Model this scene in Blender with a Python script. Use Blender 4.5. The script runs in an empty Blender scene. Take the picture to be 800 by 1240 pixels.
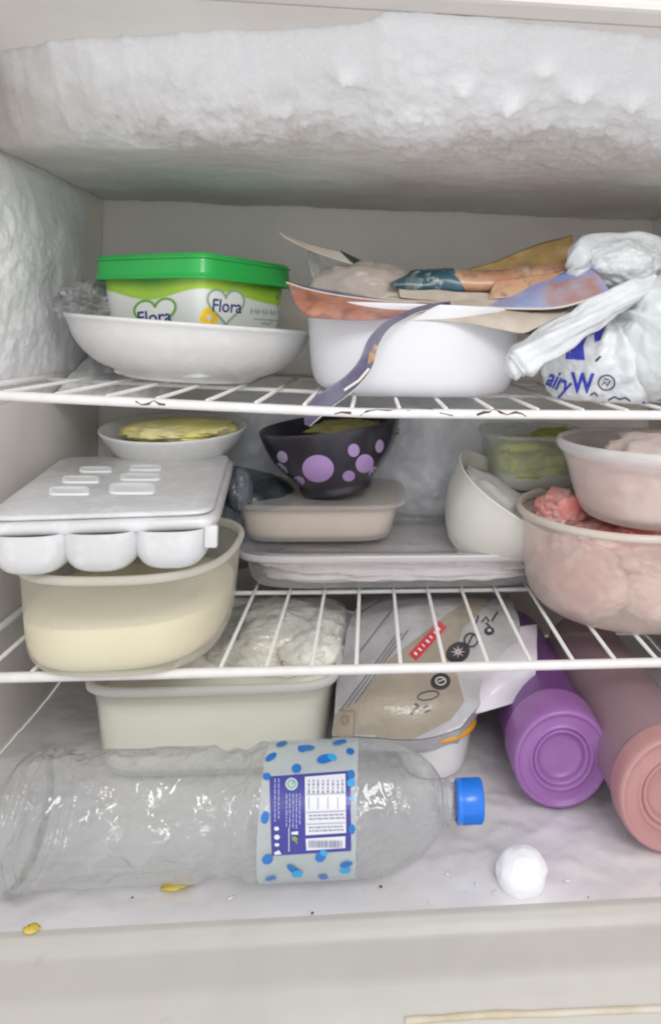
import bpy, bmesh, math, random
from mathutils import Vector, Matrix, noise
from mathutils.bvhtree import BVHTree
import numpy as np
random.seed(7)
S = bpy.context.scene
COL = S.collection
# ------------------------------------------------------------------ camera
ZC = 0.375; F = 850.0; YAW = 0.09; ROLL = 0.02
VPX, VPY = 448.0, 403.0
CPOS = Vector((0, -0.54, ZC))
_r = Vector((math.cos(YAW), -math.sin(YAW), 0)); _f = Vector((math.sin(YAW), math.cos(YAW), 0)); _u = Vector((0, 0, 1))
CR = _r*math.cos(ROLL) + _u*math.sin(ROLL); CU = -_r*math.sin(ROLL) + _u*math.cos(ROLL)
PX = VPX + F*math.tan(YAW); PY = VPY + F*math.tan(YAW)*ROLL
cd = bpy.data.cameras.new('camera'); cam = bpy.data.objects.new('camera', cd); COL.objects.link(cam)
cam.matrix_world = Matrix(((CR.x, CU.x, -_f.x, CPOS.x), (CR.y, CU.y, -_f.y, CPOS.y), (CR.z, CU.z, -_f.z, CPOS.z), (0, 0, 0, 1)))
cd.sensor_fit = 'HORIZONTAL'; cd.sensor_width = 36; cd.lens = F/800*36
cd.shift_x = (400-PX)/800; cd.shift_y = -(620-PY)/800
cd.clip_start = 0.01; cd.clip_end = 100
S.camera = cam
# ------------------------------------------------------------------ light
W = bpy.data.worlds.new('World'); S.world = W; W.use_nodes = True
W.node_tree.nodes['Background'].inputs[0].default_value = (0.97, 0.965, 0.98, 1)
W.node_tree.nodes['Background'].inputs[1].default_value = 0.95
def area(name, loc, target, size, power, col):
    l = bpy.data.lights.new(name, 'AREA'); l.shape = 'RECTANGLE'; l.size = size[0]; l.size_y = size[1]; l.energy = power; l.color = col
    o = bpy.data.objects.new(name, l); COL.objects.link(o); o.location = loc
    o.rotation_euler = (Vector(target)-Vector(loc)).to_track_quat('-Z', 'Y').to_euler(); return o
area('room_ceiling_light', (0.35, -1.35, 1.25), (0, 0.1, 0.28), (0.9, 0.5), 12.5, (1.0, 0.985, 0.96))
S.view_settings.view_transform = 'Standard'; S.view_settings.look = 'None'
S.view_settings.exposure = 0.12; S.view_settings.gamma = 1.0
S.render.engine = 'CYCLES'
S.cycles.use_denoising = True
S.cycles.max_bounces = 10; S.cycles.diffuse_bounces = 5; S.cycles.transparent_max_bounces = 24
S.cycles.caustics_reflective = False; S.cycles.caustics_refractive = False
S.cycles.filter_width = 2.2
# ------------------------------------------------------------------ picking points
def ray(px, py):
    return (_f + CR*((px-PX)/F) + CU*(-(py-PY)/F)).normalized()
def P(px, py, Y):
    d = ray(px, py); return CPOS + d*((Y-CPOS.y)/d.y)
def Q(px, py, Z):
    d = ray(px, py); return CPOS + d*((Z-CPOS.z)/d.z)
SZ1, SZ2 = 0.3185, 0.1205
def lift(x): return .0105*max(0, -x/.31)      # the old upper shelf has warped: its left end stands higher
XL, XR, YB = -0.315, 0.352, 0.317
# ------------------------------------------------------------------ materials
def mat(name, col, rough=.45, spec=.5, alpha=None, bump=None, var=None, sss=0, coat=0, edge=None, emis=None, metal=0, sheen=0):
    """alpha: share of light stopped by the skin of a clear or frosted plastic; bump: (scale, strength, distance); var: (scale, colour, amount[, detail])"""
    m = bpy.data.materials.new(name); m.use_nodes = True; nt = m.node_tree; N = nt.nodes; L = nt.links
    b = N['Principled BSDF']; out = N['Material Output']
    b.inputs['Base Color'].default_value = (*col, 1); b.inputs['Roughness'].default_value = rough
    b.inputs['Specular IOR Level'].default_value = spec; b.inputs['Metallic'].default_value = metal
    if sss:
        b.inputs['Subsurface Weight'].default_value = sss; b.inputs['Subsurface Radius'].default_value = (.009, .009, .0095) if 'frost' in name and sss > .5 else (.006, .005, .005); b.inputs['Subsurface Scale'].default_value = 1
    if coat: b.inputs['Coat Weight'].default_value = coat; b.inputs['Coat Roughness'].default_value = .12
    tc = N.new('ShaderNodeTexCoord')
    if var:
        vs = var if isinstance(var[0], (tuple, list)) else (var,)
        prev = None
        for v in vs:
            n = N.new('ShaderNodeTexNoise'); n.inputs['Scale'].default_value = v[0]; n.inputs['Detail'].default_value = 6
            r = N.new('ShaderNodeValToRGB'); lo, hi = (v[3], v[4]) if len(v) > 4 else (.42, .62)
            r.color_ramp.elements[0].position = lo; r.color_ramp.elements[1].position = hi
            mx = N.new('ShaderNodeMix'); mx.data_type = 'RGBA'
            mm = N.new('ShaderNodeMath'); mm.operation = 'MULTIPLY'; mm.inputs[1].default_value = v[2]
            L.new(tc.outputs['Object'], n.inputs['Vector']); L.new(n.outputs['Fac'], r.inputs[0]); L.new(r.outputs[0], mm.inputs[0]); L.new(mm.outputs[0], mx.inputs[0])
            if prev is None: mx.inputs[6].default_value = (*col, 1)
            else: L.new(prev, mx.inputs[6])
            mx.inputs[7].default_value = (*v[1], 1); prev = mx.outputs[2]
        L.new(prev, b.inputs['Base Color'])
    if bump:
        bs = bump if isinstance(bump[0], (tuple, list)) else (bump,)
        pn = None
        for q in bs:
            n = N.new('ShaderNodeTexNoise'); n.inputs['Scale'].default_value = q[0]; n.inputs['Detail'].default_value = 5
            bp = N.new('ShaderNodeBump'); bp.inputs['Strength'].default_value = q[1]; bp.inputs['Distance'].default_value = q[2] if len(q) > 2 else .002
            L.new(tc.outputs['Object'], n.inputs['Vector']); L.new(n.outputs['Fac'], bp.inputs['Height'])
            if pn: L.new(pn, bp.inputs['Normal'])
            pn = bp.outputs[0]
        L.new(pn, b.inputs['Normal'])
        if coat: L.new(pn, b.inputs['Coat Normal'])
    if alpha is not None:
        tr = N.new('ShaderNodeBsdfTransparent'); mx = N.new('ShaderNodeMixShader')
        tr.inputs[0].default_value = (.97, .98, .98, 1)
        lw = N.new('ShaderNodeLayerWeight'); lw.inputs[0].default_value = .35
        if bump: L.new(pn, lw.inputs['Normal'])
        mr = N.new('ShaderNodeMapRange'); mr.inputs[3].default_value = alpha; mr.inputs[4].default_value = min(1, alpha + (edge if edge is not None else .45))
        L.new(lw.outputs['Facing'], mr.inputs[0]); L.new(mr.outputs[0], mx.inputs[0]); L.new(tr.outputs[0], mx.inputs[1]); L.new(b.outputs[0], mx.inputs[2]); L.new(mx.outputs[0], out.inputs[0])
    return m
def clear(name, tint=(.96, .975, .98), haze=.1, rough=.08, bump=None, wave=None):
    """thin clear film or PET: see-through, mirror-like glints by angle, a little milky"""
    m = bpy.data.materials.new(name); m.use_nodes = True; nt = m.node_tree; N = nt.nodes; L = nt.links
    N.remove(N['Principled BSDF']); out = N['Material Output']
    tr = N.new('ShaderNodeBsdfTransparent'); tr.inputs[0].default_value = (*tint, 1)
    gl = N.new('ShaderNodeBsdfGlossy'); gl.inputs['Roughness'].default_value = rough
    df = N.new('ShaderNodeBsdfTranslucent'); df.inputs[0].default_value = (.85, .86, .87, 1)
    d2 = N.new('ShaderNodeBsdfDiffuse'); d2.inputs[0].default_value = (.82, .83, .84, 1)
    dm = N.new('ShaderNodeMixShader'); dm.inputs[0].default_value = .6
    L.new(df.outputs[0], dm.inputs[1]); L.new(d2.outputs[0], dm.inputs[2])
    m1 = N.new('ShaderNodeMixShader'); m2 = N.new('ShaderNodeMixShader')
    lw = N.new('ShaderNodeLayerWeight'); lw.inputs[0].default_value = .42
    mr = N.new('ShaderNodeMapRange'); mr.inputs[3].default_value = haze; mr.inputs[4].default_value = min(.9, haze+.35)
    L.new(lw.outputs['Facing'], mr.inputs[0]); L.new(mr.outputs[0], m1.inputs[0]); L.new(tr.outputs[0], m1.inputs[1]); L.new(dm.outputs[0], m1.inputs[2])
    mr2 = N.new('ShaderNodeMapRange'); mr2.inputs[3].default_value = .07; mr2.inputs[4].default_value = .75
    pw = N.new('ShaderNodeMath'); pw.operation = 'POWER'; pw.inputs[1].default_value = 2.2
    L.new(lw.outputs['Facing'], pw.inputs[0]); L.new(pw.outputs[0], mr2.inputs[0])
    L.new(mr2.outputs[0], m2.inputs[0]); L.new(m1.outputs[0], m2.inputs[1]); L.new(gl.outputs[0], m2.inputs[2]); L.new(m2.outputs[0], out.inputs[0])
    if bump:
        tc = N.new('ShaderNodeTexCoord'); pn = None
        for q in (bump if isinstance(bump[0], (tuple, list)) else (bump,)):
            n = N.new('ShaderNodeTexNoise'); n.inputs['Scale'].default_value = q[0]; n.inputs['Detail'].default_value = 3
            if len(q) > 3: n.inputs['Distortion'].default_value = q[3]
            bp = N.new('ShaderNodeBump'); bp.inputs['Strength'].default_value = q[1]; bp.inputs['Distance'].default_value = q[2]
            L.new(tc.outputs['Object'], n.inputs['Vector']); L.new(n.outputs['Fac'], bp.inputs['Height'])
            if pn: L.new(pn, bp.inputs['Normal'])
            pn = bp.outputs[0]
        for t in (gl.inputs['Normal'], lw.inputs['Normal'], df.inputs['Normal'], d2.inputs['Normal']): L.new(pn, t)
    return m
# ------------------------------------------------------------------ object helpers
LOC = {}
def thing(name, label, cat, loc=(0, 0, 0), group=None):
    o = bpy.data.objects.new(name, None); COL.objects.link(o); o.location = loc; LOC[o] = Vector(loc)
    o['label'] = label; o['category'] = cat; o.empty_display_size = .01
    if group: o['group'] = group
    return o
def obj(name, mesh, m, parent=None, kind=None, label=None, smooth=True, cat=None, group=None, mats=None, solid=0, sub=0, weld=False):
    vs, fs = mesh[:2]
    base = LOC.get(parent, Vector((0, 0, 0))) if parent else Vector((0, 0, 0))
    if parent is None and kind != 'structure' and kind != 'stuff':
        a = [Vector(v) for v in vs]; base = Vector((sum(v.x for v in a)/len(a), sum(v.y for v in a)/len(a), min(v.z for v in a)))
    me = bpy.data.meshes.new(name); me.from_pydata([tuple(Vector(v)-base) for v in vs], [], [tuple(f) for f in fs])
    if weld:
        bm = bmesh.new(); bm.from_mesh(me); bmesh.ops.remove_doubles(bm, verts=bm.verts, dist=1e-5); bm.to_mesh(me); bm.free()
    for q in (mats or [m]): me.materials.append(q)
    if len(mesh) > 2:
        for p, i in zip(me.polygons, mesh[2]): p.material_index = i
    if smooth: me.polygons.foreach_set('use_smooth', [True]*len(me.polygons))
    me.update()
    o = bpy.data.objects.new(name, me); COL.objects.link(o)
    if parent: o.parent = parent; LOC[o] = base
    else: o.location = base; LOC[o] = base
    if kind: o['kind'] = kind
    if label: o['label'] = label
    if cat: o['category'] = cat
    if group: o['group'] = group
    if solid:
        s = o.modifiers.new('thickness', 'SOLIDIFY'); s.thickness = solid; s.offset = 0
    if sub:
        s = o.modifiers.new('smooth', 'SUBSURF'); s.levels = sub; s.render_levels = sub
    return o
def join(*ms):
    V, Fc = [], []
    for m_ in ms:
        k = len(V); V += list(m_[0]); Fc += [tuple(i+k for i in f) for f in m_[1]]
    return V, Fc
def lathe(prof, c=(0, 0, 0), n=72, p=2.0, sx=1, sy=1, rot=0, M=None, wob=0, seed=0):
    """prof: (radius, height) list, p: superellipse power (2 round, 6 squarish)"""
    V, Fc = [], []
    for j, (r, z) in enumerate(prof):
        for i in range(n):
            t = 2*math.pi*i/n; a, b = math.cos(t), math.sin(t)
            x = math.copysign(abs(a)**(2/p), a)*r*sx; y = math.copysign(abs(b)**(2/p), b)*r*sy
            w = 1 + wob*noise.noise(Vector((a*1.7+seed, b*1.7, z*9)))
            x *= w; y *= w
            q = Vector((x*math.cos(rot)-y*math.sin(rot), x*math.sin(rot)+y*math.cos(rot), z))
            if M: q = M @ q
            V.append(q + Vector(c))
    for j in range(len(prof)-1):
        for i in range(n):
            k = (i+1) % n; Fc.append((j*n+i, j*n+k, (j+1)*n+k, (j+1)*n+i))
    if prof[0][0] < 1e-3+0.002: Fc.append(tuple(range(n-1, -1, -1)))
    if prof[-1][0] < 1e-3+0.002: Fc.append(tuple((len(prof)-1)*n+i for i in range(n)))
    return V, Fc
def rnd(prof, k=3):
    """soften a profile with Chaikin corner cutting"""
    for _ in range(k):
        q = [prof[0]]
        for a, b in zip(prof, prof[1:]):
            q += [(a[0]*.75+b[0]*.25, a[1]*.75+b[1]*.25), (a[0]*.25+b[0]*.75, a[1]*.25+b[1]*.75)]
        q.append(prof[-1]); prof = q
    return prof
def tube(pts, r, n=10, cap=True, flat=1.0):
    pts = [Vector(p) for p in pts]; V, Fc = [], []
    for i, p in enumerate(pts):
        d = (pts[min(i+1, len(pts)-1)]-pts[max(i-1, 0)]).normalized()
        s = d.cross(Vector((0, 0, 1)));  s = s.normalized() if s.length > 1e-4 else Vector((1, 0, 0))
        u = s.cross(d).normalized(); rr = r[i] if isinstance(r, (list, tuple)) else r
        for k in range(n):
            t = 2*math.pi*k/n; V.append(p + s*math.cos(t)*rr + u*math.sin(t)*rr*flat)
    for i in range(len(pts)-1):
        for k in range(n):
            q = (k+1) % n; Fc.append((i*n+k, i*n+q, (i+1)*n+q, (i+1)*n+k))
    if cap: Fc.append(tuple(range(n-1, -1, -1))); Fc.append(tuple((len(pts)-1)*n+k for k in range(n)))
    return V, Fc
def spline(pts, n):
    pts = [Vector(p) for p in pts]; m_ = len(pts)-1; out = []
    for i in range(n+1):
        t = i/n*m_; k = min(int(t), m_-1); u = t-k
        a, b, c, d = pts[max(k-1, 0)], pts[k], pts[k+1], pts[min(k+2, m_)]
        out.append(.5*((2*b)+(c-a)*u+(2*a-5*b+4*c-d)*u*u+(3*b-a-3*c+d)*u**3))
    return out
def patch(rows, nu=24, nv=16, crump=0, cs=30, seed=0):
    R = [spline(r, nu) for r in rows]
    cols = [spline([r[i] for r in R], nv) for i in range(nu+1)]
    V = []
    for j in range(nv+1):
        for i in range(nu+1):
            p = cols[i][j].copy()
            if crump:
                q = p*cs + Vector((seed, seed*2, 0))
                p += Vector((noise.noise(q), noise.noise(q+Vector((9, 0, 0)))*1.3, noise.noise(q+Vector((0, 9, 0)))))*crump
            V.append(p)
    Fc = [(j*(nu+1)+i, j*(nu+1)+i+1, (j+1)*(nu+1)+i+1, (j+1)*(nu+1)+i) for j in range(nv) for i in range(nu)]
    return V, Fc
def blob(c, rad, amp=.15, sc=1.5, seed=0, sub=4, rot=(0, 0, 0), ridge=False, flat=None, p=2.0):
    bm = bmesh.new(); bmesh.ops.create_icosphere(bm, subdivisions=sub, radius=1)
    from mathutils import Euler
    M = Euler(rot).to_matrix(); V = []
    for v in bm.verts:
        q = v.co.copy(); s = Vector((seed*3.1, seed*1.7, seed))
        if p != 2.0:
            l = (abs(q.x)**p+abs(q.y)**p+abs(q.z)**p)**(1/p); q = q/l
        if ridge: d = sum((1-abs(noise.noise(q*sc*2**k+s))*2.4)*.5**k for k in range(3))-.8
        else: d = noise.fractal(q*sc+s, .6, 2.0, 4)
        q = q*(1+amp*d); q = Vector((q.x*rad[0], q.y*rad[1], q.z*rad[2])); q = M @ q + Vector(c)
        if flat is not None and q.z < flat: q.z = flat + (q.z-flat)*.04
        V.append(q)
    Fc = [tuple(v.index for v in f.verts) for f in bm.faces]; bm.free(); return V, Fc
def rbox(lo, hi, r=.002):
    bm = bmesh.new(); bmesh.ops.create_cube(bm, size=1)
    lo, hi = Vector(lo), Vector(hi)
    for v in bm.verts: v.co = Vector((lo[i]+(v.co[i]+.5)*(hi[i]-lo[i]) for i in range(3)))
    bmesh.ops.bevel(bm, geom=bm.edges[:], offset=r, segments=2, affect='EDGES', profile=.5)
    bm.verts.ensure_lookup_table(); V = [v.co.copy() for v in bm.verts]; Fc = [tuple(v.index for v in f.verts) for f in bm.faces]; bm.free(); return V, Fc
def grid(fn, nu, nv):
    V = [Vector(fn(i/nu, j/nv)) for j in range(nv+1) for i in range(nu+1)]
    return V, [(j*(nu+1)+i, j*(nu+1)+i+1, (j+1)*(nu+1)+i+1, (j+1)*(nu+1)+i) for j in range(nv) for i in range(nu)]
# ---- flat print laid on a surface: 2-D outlines, cut small and wrapped on the thing as it is seen face on
def bvh_of(o):
    dg = bpy.context.evaluated_depsgraph_get(); me = o.data; b = LOC[o]
    return BVHTree.FromPolygons([v.co+b for v in me.vertices], [tuple(p.vertices) for p in me.polygons])
def wrap(mesh2, targets, off=.0004, cell=6):
    bm = bmesh.new(); vs = [bm.verts.new((v[0], v[1], 0)) for v in mesh2[0]]
    for f in mesh2[1]:
        try: bm.faces.new([vs[i] for i in f])
        except ValueError: pass
    xs = [v[0] for v in mesh2[0]]; ys = [v[1] for v in mesh2[0]]
    x = math.floor(min(xs)/cell)*cell+cell
    while x < max(xs):
        bmesh.ops.bisect_plane(bm, geom=bm.verts[:]+bm.edges[:]+bm.faces[:], plane_co=(x, 0, 0), plane_no=(1, 0, 0)); x += cell
    y = math.floor(min(ys)/cell)*cell+cell
    while y < max(ys):
        bmesh.ops.bisect_plane(bm, geom=bm.verts[:]+bm.edges[:]+bm.faces[:], plane_co=(0, y, 0), plane_no=(0, 1, 0)); y += cell
    dead = []
    for v in bm.verts:
        d = ray(v.co.x, v.co.y); best = None
        for t in targets:
            h = t.ray_cast(CPOS, d)
            if h[0] is not None and (best is None or h[3] < best[3]): best = h
        if best is None: dead.append(v); continue
        n = best[1]; n = n if n.dot(d) < 0 else -n
        v.co = best[0]+n*off
    bmesh.ops.delete(bm, geom=dead, context='VERTS')
    bm.verts.ensure_lookup_table(); bm.verts.index_update()
    V = [v.co.copy() for v in bm.verts]; Fc = [tuple(v.index for v in f.verts) for f in bm.faces]; bm.free(); return V, Fc
def ell(cx, cy, rx, ry, rot=0, n=28):
    c, s = math.cos(rot), math.sin(rot)
    return [(cx+rx*math.cos(t)*c-ry*math.sin(t)*s, cy+rx*math.cos(t)*s+ry*math.sin(t)*c) for t in (2*math.pi*i/n for i in range(n))], [tuple(range(n))]
def poly(*p): return list(p), [tuple(range(len(p)))]
def line(pts, w):
    V, Fc = [], []
    for i, p in enumerate(pts):
        a, b = pts[max(i-1, 0)], pts[min(i+1, len(pts)-1)]; dx, dy = b[0]-a[0], b[1]-a[1]; l = math.hypot(dx, dy) or 1
        ww = w[i] if isinstance(w, (list, tuple)) else w
        V += [(p[0]-dy/l*ww/2, p[1]+dx/l*ww/2), (p[0]+dy/l*ww/2, p[1]-dx/l*ww/2)]
    return V, [(2*i, 2*i+1, 2*i+3, 2*i+2) for i in range(len(pts)-1)]
def ring2(cx, cy, rx, ry, w, rot=0, a0=0, a1=2*math.pi, n=32):
    c, s = math.cos(rot), math.sin(rot)
    return line([(cx+rx*math.cos(t)*c-ry*math.sin(t)*s, cy+rx*math.cos(t)*s+ry*math.sin(t)*c) for t in (a0+(a1-a0)*i/n for i in range(n+1))], w)
def text2(s, cx, cy, h, rot=0, sx=1.0, shear=0, bold=0.0):
    cu = bpy.data.curves.new('lettering', 'FONT'); cu.body = s; cu.size = 1; cu.align_x = 'CENTER'; cu.resolution_u = 3; cu.offset = bold
    o = bpy.data.objects.new('lettering', cu); COL.objects.link(o)
    me = bpy.data.meshes.new_from_object(o.evaluated_get(bpy.context.evaluated_depsgraph_get()))
    V = [v.co.copy() for v in me.vertices]; Fc = [tuple(p.vertices) for p in me.polygons]
    bpy.data.objects.remove(o); bpy.data.curves.remove(cu); bpy.data.meshes.remove(me)
    c, sn = math.cos(rot), math.sin(rot); k = h/.7; out = []
    for v in V:
        x = (v.x+shear*v.y)*k*sx; y = -(v.y-.35)*k
        out.append((cx+x*c-y*sn, cy+x*sn+y*c))
    return out, Fc
def j2(*ms): return join(*ms)
def prnt(name, shape, tg, m, parent, off=.0004, cell=6, label=None):
    if isinstance(shape, list):
        for q in shape: prnt(name, q, tg, m, parent, off, cell)
        return
    V, Fc = wrap(shape, tg, off, cell)
    if not V: print('EMPTY PRINT', name, shape[0][:2]); return None
    return obj(name, (V, Fc), m, parent, smooth=False, label=label)

# ------------------------------------------------------------------ palette
m_liner = mat('liner_plastic', (.80, .765, .725), .42, .4, var=((9, (.68, .64, .60), .5), (60, (.79, .76, .73), .3)), bump=(120, .05, .001))
m_frost = mat('frost', (.87, .875, .89), .8, .25, sss=.7, bump=((200, .3, .002), (700, .7, .0015)), var=((14, (.83, .83, .84), .5), (300, (.90, .91, .93), .6, .5, .6)))
m_frostu = mat('grey_frost_skin', (.56, .535, .515), .6, .4, bump=((60, .35, .004), (260, .3, .0015)), var=((6, (.46, .42, .40), .8), (18, (.64, .63, .61), .5, .5, .7)))
m_sill = mat('sill_plastic', (.46, .44, .41), .38, .45, var=((5, (.42, .40, .37), .5), (30, (.48, .46, .43), .4), (70, (.38, .36, .33), .4, .66, .74)), bump=(300, .04, .001))
m_floor = mat('icy_floor', (.72, .705, .72), .2, .5, sss=.3, var=((4, (.67, .655, .665), .5), (12, (.80, .79, .81), .5, .45, .75)), bump=((18, .4, .006), (60, .2, .002)), coat=.6)
m_wire = mat('white_coated_wire', (.80, .79, .78), .32, .5, var=(80, (.68, .65, .62), .35))
m_rust = mat('rust_brown', (.09, .05, .035), .8)
m_cer = mat('white_ceramic', (.76, .76, .75), .25, .5, coat=.25, var=((12, (.69, .69, .68), .5), (90, (.82, .82, .82), .4, .52, .62)), bump=((14, .12, .003),))

# ------------------------------------------------------------------ the setting
YF = -0.085
def hf(x, y, z, s): return noise.fractal(Vector((x, y, z))*s, .7, 2.1, 5)
# back wall, side walls, ceiling, floor
obj('wall_back', rbox((XL-.03, YB, -.06), (XR+.03, YB+.03, .63), .002), m_liner, kind='structure', smooth=False)
obj('wall_left', rbox((XL-.03, YF-.02, -.07), (XL, YB-.001, .64), .003), m_liner, kind='structure', smooth=False)
obj('wall_right', rbox((XR, YF-.02, -.07), (XR+.03, YB-.001, .64), .003), m_liner, kind='structure', smooth=False)
ZT = .585
obj('ceiling', rbox((XL+.001, YF-.02, ZT), (XR-.001, YB-.001, ZT+.03), .004), m_liner, kind='structure', smooth=False)
# upper front frame above the opening, with a seam
obj('cornice_frame', rbox((XL-.06, YF-.05, ZT+.022), (XR+.06, YF-.0215, ZT+.14), .006), m_sill, kind='structure', smooth=False)
# floor sheet with ice relief
def floor_fn(u, v):
    x = XL+.001+(XR-XL-.002)*u; y = YF+.0+(YB-YF-.001)*v
    h = .0026*hf(x, y, 0, 11) + .0007*hf(x, y, 3, 34) + .0055*math.exp(-((x-.118)**2+(y+.070)**2)/.0009) + .003*math.exp(-((x-.07)**2*.4+(y+.060)**2)/.0004) + .0012*noise.noise(Vector((x*70, y*70, 1)))*math.exp(-(y+.06)**2/.0012)
    e = .5+.5*math.tanh((y-(-.052+.012*hf(x, 0, 5, 9)))*130)     # edge of the ice sheet
    if x > .10: h += .0022*e
    else: h += .0014*e
    k = min(1, (y-YF)/.035)
    return (x, y, h*k)
obj('floor', grid(floor_fn, 220, 130), m_floor, kind='structure')
def sill_fn(u, v):
    pr = [(YF+.0005, -.0003), (YF-.003, -.0012), (YF-.007, -.0045), (YF-.011, -.0085), (YF-.018, -.0118), (YF-.030, -.0170), (YF-.040, -.0250), (YF-.055, -.038), (YF-.062, -.05), (YF-.064, -.09)]
    t = v*(len(pr)-1); k = min(int(t), len(pr)-2); f = t-k
    y = pr[k][0]*(1-f)+pr[k+1][0]*f; z = pr[k][1]*(1-f)+pr[k+1][1]*f
    x = XL-.06+(XR-XL+.12)*u
    return (x, y+.0006*hf(x, z, 1, 8)*min(1, v*5), z+.0006*hf(x, y, 0, 14)*min(1, v*5))
SILL = obj('sill', grid(sill_fn, 120, 36), m_sill, kind='structure')
# ceiling frost: a thick slab of ice with a rough white front brow
def yfront(x):
    t = (x-XL)/(XR-XL)
    return .035 - .11*min(1, max(0, t-.03)/.45)**.8 - .015*hf(x, 0, 0, 7)
nubs = [(P(213, 177, -.012), .012, .011), (P(345, 168, .005), .008, .006), (P(418, 157, -.03), .012, .011), (P(618, 166, -.02), .013, .010), (P(706, 160, -.03), .014, .009), (P(766, 172, -.02), .010, .009), (P(560, 150, -.035), .011, .006), (P(660, 140, -.05), .011, .006)]
def cf(u, v):
    x = XL+.0015+(XR-XL-.003)*u; y = -.083+(YB+.083-.0015)*v
    y0 = yfront(x); t = (y-y0)/(.03-y0+.055+.02*math.sin(x*9))
    t = max(0, min(1, t)); th = .060*(1-(1-t)**2.2) if t > 0 else 0
    th += -.004 if y < y0 else 0
    th *= (1 + .03*hf(x, y, 1, 6))*min(1, (y+.083)/.012)
    br = math.exp(-((t-.55)/.4)**2) if 0 < t < 1 else (0 if t <= 0 else .1)
    th += br*(.009*hf(x, y, 0, 9)+.0024*hf(x, y, 2, 34)+.0014*hf(x, y, 5, 100)+.0009*hf(x, y, 5, 280)) + (.0016*hf(x, y, 7, 16) + .0004*hf(x, y, 9, 90) if t >= 1 else 0)
    for c, r, h in nubs:
        d = ((x-c.x)**2+(y-c.y)**2*1.4)/(r*r)
        if d < 4: th += h*math.exp(-d*1.6)*(1+.3*hf(x, y, 2, 120))
    return (x, y, ZT-.0005-max(-.002, th))
cv, cfc = grid(cf, 330, 200)
def slope_mat(V, f):
    a = V[f[0]]; n = (V[f[1]]-a).cross(V[f[3]]-a).normalized(); return n
mi = []
for f in cfc:
    c = sum((cv[i] for i in f), Vector())/4
    thk = ZT-c.z; y0 = yfront(c.x)
    jit = .006*hf(c.x, c.y, 3, 30)
    mi.append(0 if (thk < .0545+jit or c.y < .0+jit*2 or abs(noise.noise(c*33)) > .42 and c.y < .03) else 1)
# blend rather than a hard switch: the underside's shade is painted in, greyer towards the back
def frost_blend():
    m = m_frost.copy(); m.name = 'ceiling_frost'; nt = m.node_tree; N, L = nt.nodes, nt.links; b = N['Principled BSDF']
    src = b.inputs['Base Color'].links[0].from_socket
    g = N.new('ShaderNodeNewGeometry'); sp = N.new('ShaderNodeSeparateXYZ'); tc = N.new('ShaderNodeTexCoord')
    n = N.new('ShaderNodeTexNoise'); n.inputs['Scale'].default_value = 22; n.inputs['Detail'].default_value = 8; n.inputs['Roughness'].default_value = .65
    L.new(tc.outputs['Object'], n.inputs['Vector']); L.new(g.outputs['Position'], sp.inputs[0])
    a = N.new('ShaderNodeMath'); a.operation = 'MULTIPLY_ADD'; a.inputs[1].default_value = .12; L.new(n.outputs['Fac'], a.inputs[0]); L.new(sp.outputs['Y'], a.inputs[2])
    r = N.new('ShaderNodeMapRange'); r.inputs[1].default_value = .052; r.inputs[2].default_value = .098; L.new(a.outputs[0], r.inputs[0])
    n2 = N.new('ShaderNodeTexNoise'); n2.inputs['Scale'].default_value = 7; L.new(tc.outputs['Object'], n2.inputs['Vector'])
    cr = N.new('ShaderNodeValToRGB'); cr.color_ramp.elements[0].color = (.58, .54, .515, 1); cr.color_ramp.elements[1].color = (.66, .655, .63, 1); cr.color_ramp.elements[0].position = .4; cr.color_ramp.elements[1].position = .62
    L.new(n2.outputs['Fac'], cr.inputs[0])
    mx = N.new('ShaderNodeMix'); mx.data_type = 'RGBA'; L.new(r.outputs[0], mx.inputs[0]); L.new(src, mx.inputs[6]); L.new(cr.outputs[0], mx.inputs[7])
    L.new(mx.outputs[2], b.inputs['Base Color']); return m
obj('ceiling_frost', (cv, cfc), frost_blend(), kind='stuff', label='thick white frost hanging from the freezer ceiling')
obj('ceiling_seam', tube([Q(x, y, ZT-.0003) for x, y in ((-60, 70), (40, 68), (110, 66), (150, 64), (210, 62))], .0007, 6), mat('dark_seam', (.30, .27, .24), .7), kind='structure')  # dark joint line in the ceiling lining
# frost on the left wall
def lw(u, v):
    y = -.085+.36*u; z = SZ1-.012+(.535-SZ1)*v
    e = min(1, u*5, (1-u)*4, v*4, (1-v)*3.2); e = max(0, e)**.6
    h = .011+.007*hf(y, z, 0, 9)+.0011*hf(y, z, 4, 26)+.0009*hf(y, z, 8, 80)+.0005*hf(y, z, 3, 240)
    return (XL-.001+max(0, h)*e*(1.2-.5*u), y, z)
obj('wall_frost', grid(lw, 190, 120), m_frost, kind='stuff', label='lumpy white frost on the left wall')
# frost on the back wall, mostly in the middle compartment
m_bfrost = mat('bluish_back_frost', (.89, .92, .97), .6, .4, sss=.2, bump=((50, .4, .004), (220, .35, .0015)), var=(11, (.84, .87, .91), .6))
def bw(u, v):
    x = -.19+.40*u; z = .14+.165*v
    e = max(0, min(1, u*5, (1-u)*5, v*3, (1-v)*9))**.6
    h = .012+.008*hf(x, z, 0, 12)+.003*hf(x, z, 3, 35)+.030*math.exp(-((x-.075)/.045)**2)*(1-v*.4)  # last term: bulge added so the frost catches more light
    return (x, YB+.001-max(0, h)*e, z)
obj('back_frost', grid(bw, 120, 60), m_bfrost, kind='stuff', label='bluish frost on the back wall between the shelves')
def bw2(u, v):
    x = XL+.002+.11*u; z = SZ1-.004+.05*v
    e = max(0, min(1, u*9, (1-u)*4, v*5, (1-v)*3))**.6
    y = YB-.13+.12*v
    h = .010+.008*hf(x, z, 0, 22)+.004*hf(x, z, 3, 75)
    return (x, y-h*e, z-.012+.7*max(0, h)*e)
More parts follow.
